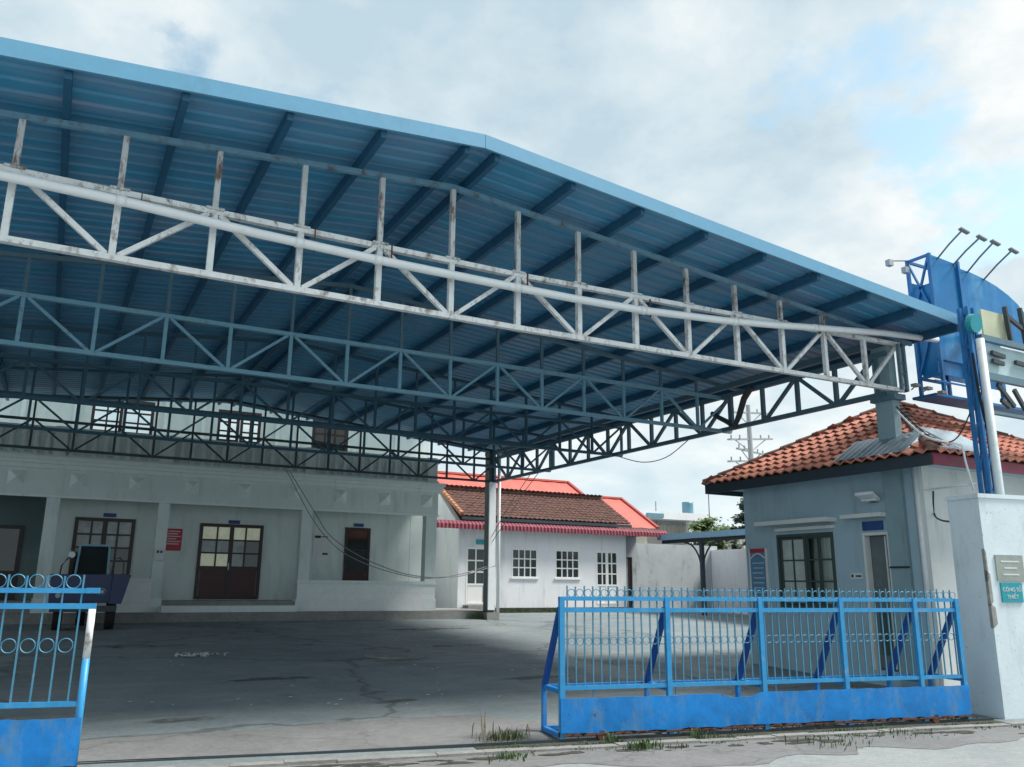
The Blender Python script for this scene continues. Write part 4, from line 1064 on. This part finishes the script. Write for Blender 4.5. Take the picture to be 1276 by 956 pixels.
# end post of the left gate: old white pipe below, blue above
e = MB(); e.tube([P2(3.97, 0, -0.03), P2(3.97, 0, 0.95)], 0.034, 10); e.smooth = True; e.build('end_post', 'blue_rail', g2)
e = MB(); e.tube([P2(3.97, 0, 0.951), P2(3.97, 0, 1.39)], 0.0335, 10); e.smooth = True; o = e.build('end_post', 'white_steel', g2); o['label'] = 'end post with worn white paint'
MB().bar(P2(3.9, 0, 1.557), P2(4.015, 0, 1.557), 0.045, 0.05).build('rail_end', 'blue_rail', g2)

# ------------------------------------------------------------------ sign post, pole and billboard
sp = root('sign_post', (13.12, 8.12, 0.0), 'blue lattice sign post standing behind the white pillar', 'post')
for dx, dy_ in ((-0.08, -0.07), (0.08, -0.07), (0.08, 0.07), (-0.08, 0.07)):
    MB().bar((13.08+dx, 8.05+dy_, -0.05), (13.08+dx, 8.05+dy_, 6.25), 0.055).build('leg', 'blue_post', sp)
for i in range(11):
    z = 0.3+i*0.52
    MB().bar((13.08-0.07, 7.978, z), (13.08+0.07, 7.978, z+0.45), 0.025).build('lacing', 'blue_post', sp)
    MB().bar((12.998, 7.98, z+0.45), (12.998, 8.12, z), 0.025).build('lacing', 'blue_post', sp)
lm = MB(); lm.tube([(13.02, 7.96, 5.95), (13.02, 7.86, 5.93)], 0.16, 16); lm.build('round_plate', 'teal', sp)
wp = MB(); wp.tube([(12.93, 7.78, -0.06), (12.92, 7.78, 5.62)], 0.065, 12); wp.smooth = True
tag(wp.build('pipe_pole', 'pole_paint'), 'plain white round pole beside the blue lattice post', 'pole')
bb = root('billboard', (16, 9.8, 5.0), 'weathered blue roadside billboard with lamp arms behind the canopy corner', 'billboard')
BY = 9.62; X0b, X1b = 14.60, 17.9; zb0, zb1 = 5.95, 8.12
# face sheet: full height at the left, curved top on the right
prof = [(X0b, zb0), (X0b, zb1), (15.45, zb1-0.05)]
for i in range(9):
    t = i/8; prof.append((15.45+(X1b-15.45)*math.sin(t*math.pi/2), zb1-0.12-1.0*(1-math.cos(t*math.pi/2))))
prof += [(X1b, 6.75), (16.9, 6.62), (16.2, 6.3), (15.7, zb0)]
def top_of(x):
    q = prof[1:12]
    for (x0, z0), (x1, z1) in zip(q, q[1:]):
        if x0 <= x <= x1: return z0+(z1-z0)*(x-x0)/max(1e-6, x1-x0)-0.02
    return zb1-0.05
fs = MB(); fs.prism([(x, BY, z) for x, z in prof], (0, 0.04, 0)); recalc(fs.build('face_sheet', 'blue_sign', bb))
box('lower_panel', (X0b, BY+0.05, zb0-0.28), (15.6, BY+0.08, zb0-0.002), 'blue_sign', bb)
fr_ = MB(); YB2 = BY+0.46
for (x, y) in ((X0b, BY-0.02), (X0b, YB2), (15.5, BY-0.02), (15.5, YB2),):
    fr_.bar((x, y, zb0-0.75), (x, y, zb1 if x < 16 else 7.0), 0.06)
for z in (zb0-0.3, zb0+0.9, zb1-0.03):
    fr_.bar((X0b, BY, z), (X0b, YB2, z), 0.05); fr_.bar((X0b, YB2, z), (15.5, YB2, z), 0.05)
fr_.bar((X0b, BY, zb1-0.05), (X0b, YB2, zb0+0.9), 0.04); fr_.bar((X0b, YB2, zb1-0.05), (X0b, BY, zb0+0.9), 0.04); fr_.bar((X0b, BY, zb0+0.9), (X0b, YB2, zb0-0.3), 0.04)
fr_.build('frame', 'blue_post', bb)
MB().bar((X1b-0.6, YB2, zb0-0.75), (X1b-0.6, YB2, 7.0), 0.06).build('frame_post', 'blue_post', bb)
box('back_sheet', (X0b+0.05, YB2+0.03, zb0-0.2), (X1b-0.4, YB2+0.06, zb1-0.45), 'blue_sign', bb)
box('side_sheet', (X0b+0.035, BY+0.06, zb0-0.3), (X0b+0.055, YB2-0.05, zb1-0.6), 'blue_sign', bb)
box('catwalk', (X0b-0.45, BY-0.15, zb0-0.80), (X1b, BY+0.35, zb0-0.751), 'blue_post', bb)
MB().bar((X0b-0.4, BY-0.12, zb0-0.5), (15.6, BY-0.12, zb0-0.5), 0.03).build('catwalk_rail', 'blue_post', bb)
bmz = MB(); bmz.bar((13.08, 8.05, 6.2), (15.5, BY-0.02, 6.5), 0.1); bmz.bar((13.08, 8.05, 5.6), (15.5, BY-0.02, 5.35), 0.1); bmz.build('support_arm', 'blue_post', bb)
for i, ((tx, ty), (bx, by)) in enumerate((((1199, 287), (1168, 313)), ((1221, 296), (1188, 322)), ((1238, 302), (1205, 331)), ((1261, 312), (1225, 338)))):
    a = at_y(bx, by, BY); b = at_y(tx, ty, BY-1.1)
    a.z = top_of(a.x); a.y = BY+0.02
    MB().tube([a, a+(b-a)*0.5+Vector((0, 0, 0.02)), b], 0.018, 6).build('lamp_arm', 'cable', bb)
    hd = MB(); hd.prism([b+Vector((-0.04, -0.02, 0.02)), b+Vector((0.20, -0.02, -0.02)), b+Vector((0.20, 0.05, -0.03)), b+Vector((-0.04, 0.05, 0.01))], (0, 0, 0.03)); recalc(hd.build('lamp_head', 'cable', bb))
for (tx, ty, hx, hy) in ((1108, 325, 1132, 325), (1128, 334, 1134, 333)):
    a = at_y(hx, hy, YB2); b = at_y(tx, ty, YB2-0.1)
    MB().tube([a, b], 0.016, 6).build('lamp_arm', 'cable', bb)
    MB().box((b.x-0.06, b.y-0.05, b.z-0.11), (b.x+0.06, b.y+0.05, b.z+0.01)).build('lamp_head', 'concrete_pole', bb)
for (tx, ty) in ((1142, 480), (1157, 484), (1175, 489)):
    b = at_y(tx, ty, BY-0.5); a = Vector((b.x+0.35, BY-0.15, zb0-0.78))
    MB().tube([a, b], 0.012, 6).build('lamp_arm', 'cable', bb); MB().box((b.x-0.09, b.y-0.05, b.z-0.03), (b.x+0.05, b.y+0.05, b.z+0.02)).build('lamp_head', 'cable', bb)
# broken letter sign on horizontal rails right of the post
ls = root('letter_sign', (14.6, 7.9, 4.4), 'broken pale letter sign on steel rails beside the white pole', 'sign')
for z, w in ((5.72, 0.10), (5.06, 0.12), (4.45, 0.05)): MB().bar((13.15, 7.92, z), (19.5, 7.92, z), 0.08, w).build('rail', 'grey_steel', ls)
for (a, b, z0, z1, m) in ((13.18, 13.36, 5.78, 6.05, 'sign_pale'), (13.4, 14.1, 5.78, 6.28, 'sign_yellow'), (13.2, 16.2, 5.14, 5.66, 'sign_pale'), (15.3, 16.4, 5.78, 6.4, 'sign_pale')):
    box('board', (a, 7.99, z0), (b, 8.03, z1), m, ls)
for (pts) in (([(14.0, 6.4), (14.05, 5.8)], [(14.45, 6.45), (14.5, 5.8)], [(14.0, 6.25), (14.5, 6.05)]),
              ([(13.45, 5.50), (13.8, 5.47)], [(13.45, 5.36), (13.75, 5.34)]), ([(14.1, 5.42), (15.4, 5.36)],),
              ([(13.5, 4.96), (13.9, 4.62)], [(13.55, 4.70), (13.75, 4.60)]), ([(13.95, 4.92), (14.2, 4.6)],), ([(14.25, 4.6), (14.6, 4.58)],)):
    mb = MB()
    for (p, q) in pts: mb.bar((p[0], 7.93, p[1]), (q[0], 7.93, q[1]), 0.05, 0.07)
    mb.build('letter', 'dark_steel', ls)
MB().bar((16.3, 7.98, -0.05), (16.3, 7.98, 6.4), 0.1).build('upright', 'grey_steel', ls)
MB().bar((19.4, 7.98, -0.05), (19.4, 7.98, 6.4), 0.1).build('upright', 'grey_steel', ls)

# ------------------------------------------------------------------ blue three-wheeler before the office
TY = 23.9; tz = gz(TY)
tk = root('cargo_three_wheeler', (1.0, TY, tz), 'dark blue cargo three-wheeler with windscreen frame parked before the office', 'vehicle')
tb = MB(); tb.prism([(0.12, TY-0.6, tz+0.62), (1.62, TY-0.6, tz+0.62), (1.78, TY-0.55, tz+1.30), (0.10, TY-0.55, tz+1.30)], (0, 1.9, 0)); recalc(tb.build('cargo_body', 'truck_blue', tk))
fe = MB(); fe.prism([(1.42, TY-0.72, tz+0.6), (1.70, TY-0.72, tz+0.6), (1.86, TY-0.72, tz+1.30), (1.46, TY-0.72, tz+1.30)], (0, 0.5, 0)); recalc(fe.build('fender', 'truck_blue', tk))
box('bumper', (0.15, TY-0.80, tz+0.42), (1.6, TY-0.62, tz+0.56), 'dark_steel', tk)
box('front_panel', (0.16, TY-0.66, tz+0.66), (1.44, TY-0.605, tz+1.02), 'truck_blue', tk)
wf = MB()
for a, b in (((0.62, 1.30), (0.66, 2.02)), ((1.34, 1.30), (1.32, 2.02)), ((0.66, 2.02), (1.32, 2.02))):
    wf.bar((a[0], TY-0.36+(a[1]-1.30)*0.29, tz+a[1]), (b[0], TY-0.36+(b[1]-1.30)*0.29, tz+b[1]), 0.045)
wf.build('windscreen_frame', 'mid_steel', tk)
recalc(MB().prism([(0.68, TY-0.36, tz+1.32), (1.30, TY-0.36, tz+1.32), (1.30, TY-0.16, tz+1.99), (0.68, TY-0.16, tz+1.99)], (0, 0.008, 0)).build('windscreen', 'glass_dark', tk))
box('seat', (0.72, TY+0.2, tz+1.2), (1.26, TY+0.4, tz+1.86), 'truck_blue', tk)
hp = MB(); hp.tube([(1.42, TY-0.3, tz+1.3), (1.45, TY-0.3, tz+1.68), (1.58, TY-0.3, tz+1.72), (1.68, TY-0.3, tz+1.62), (1.70, TY-0.3, tz+1.3)], 0.02, 6); hp.build('hand_rail', 'dark_steel', tk)
ma = MB(); ma.tube([(0.28, TY-0.4, tz+1.28), (0.30, TY-0.42, tz+1.5), (0.40, TY-0.45, tz+1.66), (0.47, TY-0.46, tz+1.72)], 0.022, 6); mo = ma.build('mirror_arm', 'dark_steel', tk)
mm = MB(); mm.tube([(0.49, TY-0.49, tz+1.76), (0.49, TY-0.42, tz+1.78)], 0.075, 12); mm.build('mirror', 'lamp', mo)
for (x, y) in ((0.35, TY-0.35), (1.50, TY-0.35), (0.9, TY+1.0)):
    tw = MB(); tw.tube([(x-0.1, y, tz+0.33), (x+0.1, y, tz+0.33)], 0.34, 20); w = tw.build('wheel', 'rubber', tk)
    tw = MB(); tw.tube([(x-0.105, y, tz+0.33), (x+0.105, y, tz+0.33)], 0.17, 14); tw.build('rim', 'grey_steel', w)
for x in (0.3, 1.55):
    hl = MB(); hl.tube([(x, TY-0.70, tz+0.80), (x, TY-0.66, tz+0.80)], 0.06, 12); hl.build('headlight', 'glass_pale', tk)
ln = MB()
for x, w, h in ((0.52, 0.05, 0.07), (0.60, 0.06, 0.06), (0.68, 0.05, 0.07), (0.76, 0.07, 0.06), (0.86, 0.05, 0.07)): ln.box((x, TY-0.664, tz+0.86), (x+w, TY-0.6605, tz+0.86+h))
ln.build('print_marks', 'galv', tk)
ln = MB(); ln.tube([(1.22+0.11*math.cos(t*math.pi/8), TY-0.664, tz+0.89+0.08*math.sin(t*math.pi/8)) for t in range(17)], 0.008, 5); ln.box((1.16, TY-0.664, tz+0.85), (1.28, TY-0.6605, tz+0.93)); ln.build('badge', 'galv', tk)

# ------------------------------------------------------------------ houses and things beyond
def gable_house(label, x0, x1, yr, zr, run, drop, base, wall='cream'):
    h = root('red_roof_house', ((x0+x1)/2, yr, base), label, 'house')
    zE = zr-drop
    for s in (-1, 1):
        mb = MB(); n = int((x1-x0)/0.5)
        for i in range(n+1):
            x = x0+(x1-x0)*i/n; w = 0.03*(i % 2)
            mb.v += [(x, yr, zr+w), (x, yr+s*run, zE+w)]
            if i: k = len(mb.v); mb.f.append((k-4, k-2, k-1, k-3))
        r_ = mb.build('roof', 'red_roof', h)
        for x in (x0, x1): MB().bar((x, yr, zr+0.05), (x, yr+s*run, zE+0.05), 0.18, 0.14).build('verge', 'red_edge', r_)
    MB().bar((x0, yr, zr+0.06), (x1, yr, zr+0.06), 0.25, 0.1).build('ridge', 'red_roof', h)
    wl = MB(); yy0, yy1 = yr-run+0.5, yr+run-0.5; zz = zE+0.5*drop/run
    wl.prism([(x0+0.4, yy0, base), (x0+0.4, yy1, base), (x0+0.4, yy1, zz-0.05), (x0+0.4, yr, zr-0.1), (x0+0.4, yy0, zz-0.05)], (x1-x0-0.8, 0, 0))
    recalc(wl.build('wall', wall, h))
gable_house('long house with bright red sheet roof rising behind the annex', 12.5, 25.4, 40, 7.28, 4.2, 2.3, 0.6)
gable_house('smaller house with lower bright red roof beyond the long one', 25.6, 29.3, 40.3, 6.60, 3.4, 1.9, 0.6)
fs_ = root('distant_shed', (40, 46, 0.6), 'beige sheet clad shed with flat white roof beyond the carport', 'building')
sb = MB(); n = 80; a = at_y(796, 648, 46); b = at_y(905, 672, 46)
for i in range(n+1):
    x = 33+(46-33)*i/n; yv = 46+0.06*(i % 2); sb.v += [(x, yv, 0.5), (x, yv, 5.75)]
    if i: k = len(sb.v); sb.f.append((k-4, k-2, k-1, k-3))
sb.build('cladding', 'beige_sheet', fs_)
box('flat_roof', (33.8, 45.0, 6.05), (40.2, 48, 6.55), 'white_wall', fs_)
box('parapet_block', (34.8, 44.9, 6.12), (36.2, 44.99, 6.40), 'tank', fs_)
box('wall', (33.9, 46.2, 5.76), (40, 47.8, 6.04), 'grey_wall', fs_)
box('corner_post', (38.6, 45.2, 0.6), (39.0, 45.5, 6.04), 'white_wall', fs_)
box('party_wall', (29.4, 40, 0.6), (30.6, 43, 5.3), 'white_wall', fs_)
wt = root('water_tank', (37.9, 45.6, 6.55), 'small blue water tank on a stand on the white flat roof', 'tank')
c = at_y(857, 634, 46); wtx, wtz = c.x, c.z
m_ = MB(); m_.tube([(wtx, 46, wtz-0.45), (wtx, 46, wtz-0.3), (wtx, 46, wtz+0.3), (wtx, 46, wtz+0.45)], 0.4, 12); m_.smooth = True; m_.build('barrel', 'tank', wt)
for dx in (-0.3, 0.3):
    for dy_ in (-0.3, 0.3): MB().bar((wtx+dx, 46+dy_, 6.5), (wtx+dx, 46+dy_, wtz-0.44), 0.07).build('leg', 'concrete_pole', wt)
for (pxx, py0, py1, Y) in ((817, 625, 652, 46), (882, 600, 655, 44)):
    a = at_y(pxx, py0, Y); tag(MB().tube([(a.x, Y, 5.5 if pxx == 817 else 0.6), tuple(a)], 0.035, 6).build('antenna_mast', 'cable'),
        'thin antenna mast on the white flat roof' if pxx == 817 else 'thin antenna mast behind the small green tree', 'antenna')
# utility pole with crossarms
up_ = at_y(932, 505, 45)
ut = root('utility_pole', (up_.x, 45, 0.6), 'tall utility pole with several crossarms seen past the tile roof', 'utility pole')
MB().tube([(up_.x, 45, 0.5), (up_.x, 45, up_.z)], 0.28, 10, 0.16).build('shaft', 'concrete_pole', ut)
for (y_, w, tl_) in ((515, 1.7, 0.25), (548, 2.1, 0.45), (575, 2.2, 0.45), (562, 1.3, -0.4)):
    z = at_y(932, y_, 45).z
    cmb = MB(); cmb.bar((up_.x-w, 45.1, z-tl_*0.3), (up_.x+w, 44.8, z+tl_*0.5), 0.12)
    cmb.bar((up_.x-w*0.7, 45.05, z-tl_*0.2), (up_.x, 45, z-0.9), 0.06); cmb.bar((up_.x+w*0.7, 44.9, z+tl_*0.3), (up_.x, 45, z-0.9), 0.06)
    ca = cmb.build('crossarm', 'concrete_pole', ut)
    for k in (-0.9, -0.5, 0.5, 0.9):
        MB().tube([(up_.x+k*w, 44.95, z+tl_*0.1+k*tl_*0.4+0.05), (up_.x+k*w, 44.95, z+tl_*0.1+k*tl_*0.4+0.32)], 0.06, 6).build('insulator', 'concrete_pole', ca)

def tree(name, label, X, Y, h, rad, m, n, conic=False):
    t = root(name, (X, Y, 0.6), label, 'tree', None)
    MB().tube([(X, Y, 0.55), (X+0.05, Y, 0.6+h*0.5), (X, Y, 0.6+h*0.9)], 0.12, 7, 0.03).build('trunk', 'bark', t)
    lf = MB()
    cl = [(random.gauss(0, 0.45), random.gauss(0, 0.45), random.random()) for _ in range(26)]
    for i in range(n):
        cx, cy, cz_ = random.choice(cl)
        f = (1-cz_*0.85) if conic else math.sin(math.pi*(0.15+0.8*cz_))
        p = Vector((X+(cx*rad*f)+random.gauss(0, rad*0.16), Y+(cy*rad*f)+random.gauss(0, rad*0.16), 0.6+h*(0.25+0.75*cz_)+random.gauss(0, rad*0.10)))
        a = Vector((random.gauss(0, 1), random.gauss(0, 1), random.gauss(0, 0.6))).normalized()*0.13; b = a.orthogonal().normalized()*0.07
        lf.quad(p-a, p-b, p+a, p+b)
    lf.build('crown', m, t)
a = at_y(880, 650, 43); tree('small_tree', 'small light green leafy tree top above the carport roof', a.x, 43, 5.6, 1.5, 'leaf_a', 5200)
a = at_y(927, 640, 36); tree('conifer_tree', 'dark narrow conifer beside the guardhouse wall', a.x+0.3, 36, 5.9, 1.0, 'leaf_b', 4200, True)
a = at_y(914, 655, 40); tree('conifer_tree', 'slim dark conifer tip between light tree and guardhouse', a.x, 40, 5.0, 0.5, 'leaf_b', 700, True)

# ------------------------------------------------------------------ cables
def cable(pts, label, r=0.012, m='cable', sub=6):
    P_ = [Vector(p) for p in pts]; out = []
    for i in range(len(P_)-1):
        p0 = P_[max(i-1, 0)]; p1 = P_[i]; p2 = P_[i+1]; p3 = P_[min(i+2, len(P_)-1)]
        for k in range(sub):
            t = k/sub
            out.append(0.5*((2*p1)+(p2-p0)*t+(2*p0-5*p1+4*p2-p3)*t*t+(3*p1-p0-3*p2+p3)*t**3))
    out.append(P_[-1])
    return tag(MB().tube(out, r, 5).build('cable', m), label, 'cable')
cable([at_y(x, y, 25.0) for x, y in ((360, 586), (392, 638), (412, 668), (450, 694), (500, 714), (545, 720), (570, 716), (580, 714))] + [(13.0, 24.95, 2.3)], 'upper grey cable sagging across the porch from the rear truss', 0.014)
cable([at_y(x, y, 24.96) for x, y in ((357, 586), (384, 638), (405, 668), (430, 690), (470, 708), (520, 720), (555, 719), (578, 717))] + [(13.0, 24.93, 2.25)], 'lower grey cable sagging across the porch from the rear truss', 0.014)
cable([at_x(x, y, 12.86) for x, y in ((672, 588), (650, 618), (632, 648), (618, 668), (608, 684))], 'thin cable from side truss down to the rear column', 0.012)
cable([at_x(x, y, 12.84) for x, y in ((663, 588), (640, 622), (622, 652), (611, 672))], 'second thin cable beside the rear column', 0.012)
cable([at_x(x, y, 12.92) for x, y in ((768, 568), (800, 576), (830, 570), (858, 548))], 'cable loop hanging below the side truss', 0.012)
cable([(13.02, 9.51, 4.82), at_y(1160, 545, 8.8), at_y(1190, 548, 8.3), (13.0, 8.12, 4.5)], 'black cable from the column to the blue post', 0.012, 'black_cable')
pc = [at_y(1150, 542, 8.7), at_y(1185, 552, 8.4), at_y(1198, 556, 8.3), at_y(1204, 578, 8.25), at_y(1214, 612, 8.2)]
cable([(13.0, 9.51, 4.75)] + pc, 'white conduit bending down towards the pillar', 0.018, 'pvc')
cable([(13.02, 9.11, 3.28), at_y(1190, 606, 8.5), (13.0, 8.14, 3.3)], 'pale pipe from the guardhouse corner to the post', 0.02, 'pvc')
cable([at_y(1212, 440, 7.9), at_y(1222, 500, 7.9), at_y(1236, 560, 7.9), at_y(1241, 612, 7.9)], 'black cable running down between post and pole', 0.022, 'black_cable')
cable([at_y(1163, 612, 9.1), at_y(1164, 640, 9.1), at_y(1172, 648, 8.7), (P0.x+0.1, P0.y+0.02, 2.62)], 'black cable looping from guardhouse wall to pillar', 0.015, 'black_cable')

# ------------------------------------------------------------------ rubble, drain cover, weeds
c = at_z(248, 817, gz(18)+0.0)
for k in range(60):
    pass
Yr = 17.6; cr_ = at_y(248, 817, Yr)
def on_ground(x, y):
    lo, hi_ = 9.0, 30.0
    for _ in range(50):
        mid = (lo+hi_)/2; p = at_y(x, y, mid)
        if p.z > gz(mid): lo = mid
        else: hi_ = mid
    return at_y(x, y, lo)
cr_ = on_ground(248, 817)
rb = MB()
for k in range(70):
    x = cr_.x+random.gauss(0, 0.17); y = cr_.y+random.gauss(0, 0.10); s = random.uniform(0.02, 0.07); z = gz(y)
    pts = [Vector((x+random.uniform(-s, s), y+random.uniform(-s, s), z-0.01+random.random()*s*1.2)) for _ in range(7)]
    n = len(rb.v); rb.v += [tuple(p) for p in pts]; rb.f += [(n, n+1, n+2), (n+1, n+3, n+2), (n+3, n+4, n+5), (n, n+5, n+4), (n+2, n+6, n+5), (n+1, n+6, n+4)]
tag(rb.build('rubble', 'stone'), 'small heap of pale rubble on the yard floor', 'rubble', kind='stuff')
dc = on_ground(492, 817)
mb = MB(); mb.tube([(dc.x, dc.y, gz(dc.y)-0.02), (dc.x, dc.y, gz(dc.y)+0.018)], 0.62, 28); mb.tube([(dc.x, dc.y, gz(dc.y)+0.0181), (dc.x, dc.y, gz(dc.y)+0.03)], 0.40, 24)
o = mb.build('manhole_cover', 'kerb'); tag(o, 'round worn concrete manhole surround in the yard', 'manhole')
def weeds(name, spots, label, m='weed'):
    mb = MB()
    for (x, y, z, n, h, r) in spots:
        for _ in range(n):
            bx, by = x+random.gauss(0, r), y+random.gauss(0, r*0.7); a = random.uniform(0, 6.28); hh = h*random.uniform(0.4, 1.1); ln_ = random.uniform(0.1, 0.7)*hh
            d = Vector((math.cos(a), math.sin(a), 0)); w = Vector((-d.y, d.x, 0))*random.uniform(0.003, 0.009)
            p = Vector((bx, by, z)); q = p+d*ln_*0.4+Vector((0, 0, hh*0.7)); t = p+d*ln_+Vector((0, 0, hh))
            mb.quad(p-w*0.5, p+w*0.5, q+w, q-w); mb.quad(q-w, q+w, t)
    return tag(mb.build(name, m), label, 'weeds', kind='stuff')
def gs(s, t): q = gpt(s, t, 0); return (q.x, q.y)
sp_ = []
for k in range(26):
    s = random.uniform(-1.2, 6.0); x, y = gs(s, random.choice([-0.58, -0.30, 0.1])+random.gauss(0, 0.05)); sp_.append((x, y, -0.06, random.randint(5, 16), random.uniform(0.03, 0.08), 0.07))
for s, t, n, h, r in ((0.72, -0.62, 160, 0.10, 0.10), (-0.85, -0.75, 90, 0.08, 0.10), (-0.55, 0.25, 160, 0.11, 0.12), (1.6, -0.28, 40, 0.14, 0.06), (0.55, -0.22, 30, 0.14, 0.06), (2.9, -0.85, 90, 0.08, 0.25), (4.1, -0.7, 60, 0.06, 0.25)):
    x, y = gs(s, t); sp_.append((x, y, -0.06, n, h, r))
for k in range(150):
    s = random.uniform(-1.0, 6.0); x, y = gs(s, random.choice([-0.55, -0.33, -0.28, 0.05])+random.gauss(0, 0.06)); sp_.append((x, y, -0.06, 14, random.uniform(0.015, 0.05), 0.05))
weeds('weeds', sp_, 'green weeds growing along the gate track')
x, y = gs(-0.75, 0.35); weeds('dry_weeds', [(x, y, -0.05, 9, 0.38, 0.07), (x+0.1, y-0.15, -0.05, 50, 0.14, 0.15)], 'dry stalks beside the gate end', 'dry')
sp2 = [(12.55, 25.2, gz(25.1), 160, 0.22, 0.22), (12.2, 25.6, gz(25.6), 60, 0.2, 0.15)]
for k in range(50): sp2.append((random.uniform(13.1, 20.5), YN-0.12-random.random()*0.25, gz(YN)-0.02, 26, random.uniform(0.08, 0.25), 0.10))
weeds('weeds', sp2, 'low green weeds along the foot of the annex')
sb_ = MB()
for i in range(40):
    x = 13.0+i*0.195; sb_.quad((x, YN-0.5-0.1*random.random(), gz(YN)+0.006), (x+0.195, YN-0.5-0.1*random.random(), gz(YN)+0.006), (x+0.195, YN-0.03, gz(YN)+0.006), (x, YN-0.03, gz(YN)+0.006))
tag(sb_.build('soil_bed', 'moss'), kind='structure')
# scattered litter flakes
lt = MB()
for k in range(45):
    p = on_ground(random.uniform(120, 680), random.uniform(785, 885)); s = random.uniform(0.012, 0.035)
    lt.quad((p.x-s, p.y-s, gz(p.y)+0.008), (p.x+s, p.y-s*0.6, gz(p.y)+0.010), (p.x+s*0.8, p.y+s, gz(p.y)+0.013), (p.x-s*0.7, p.y+s, gz(p.y)+0.008))
tag(lt.build('litter', 'paper'), 'tiny pale scraps scattered over the yard', 'litter', kind='stuff')
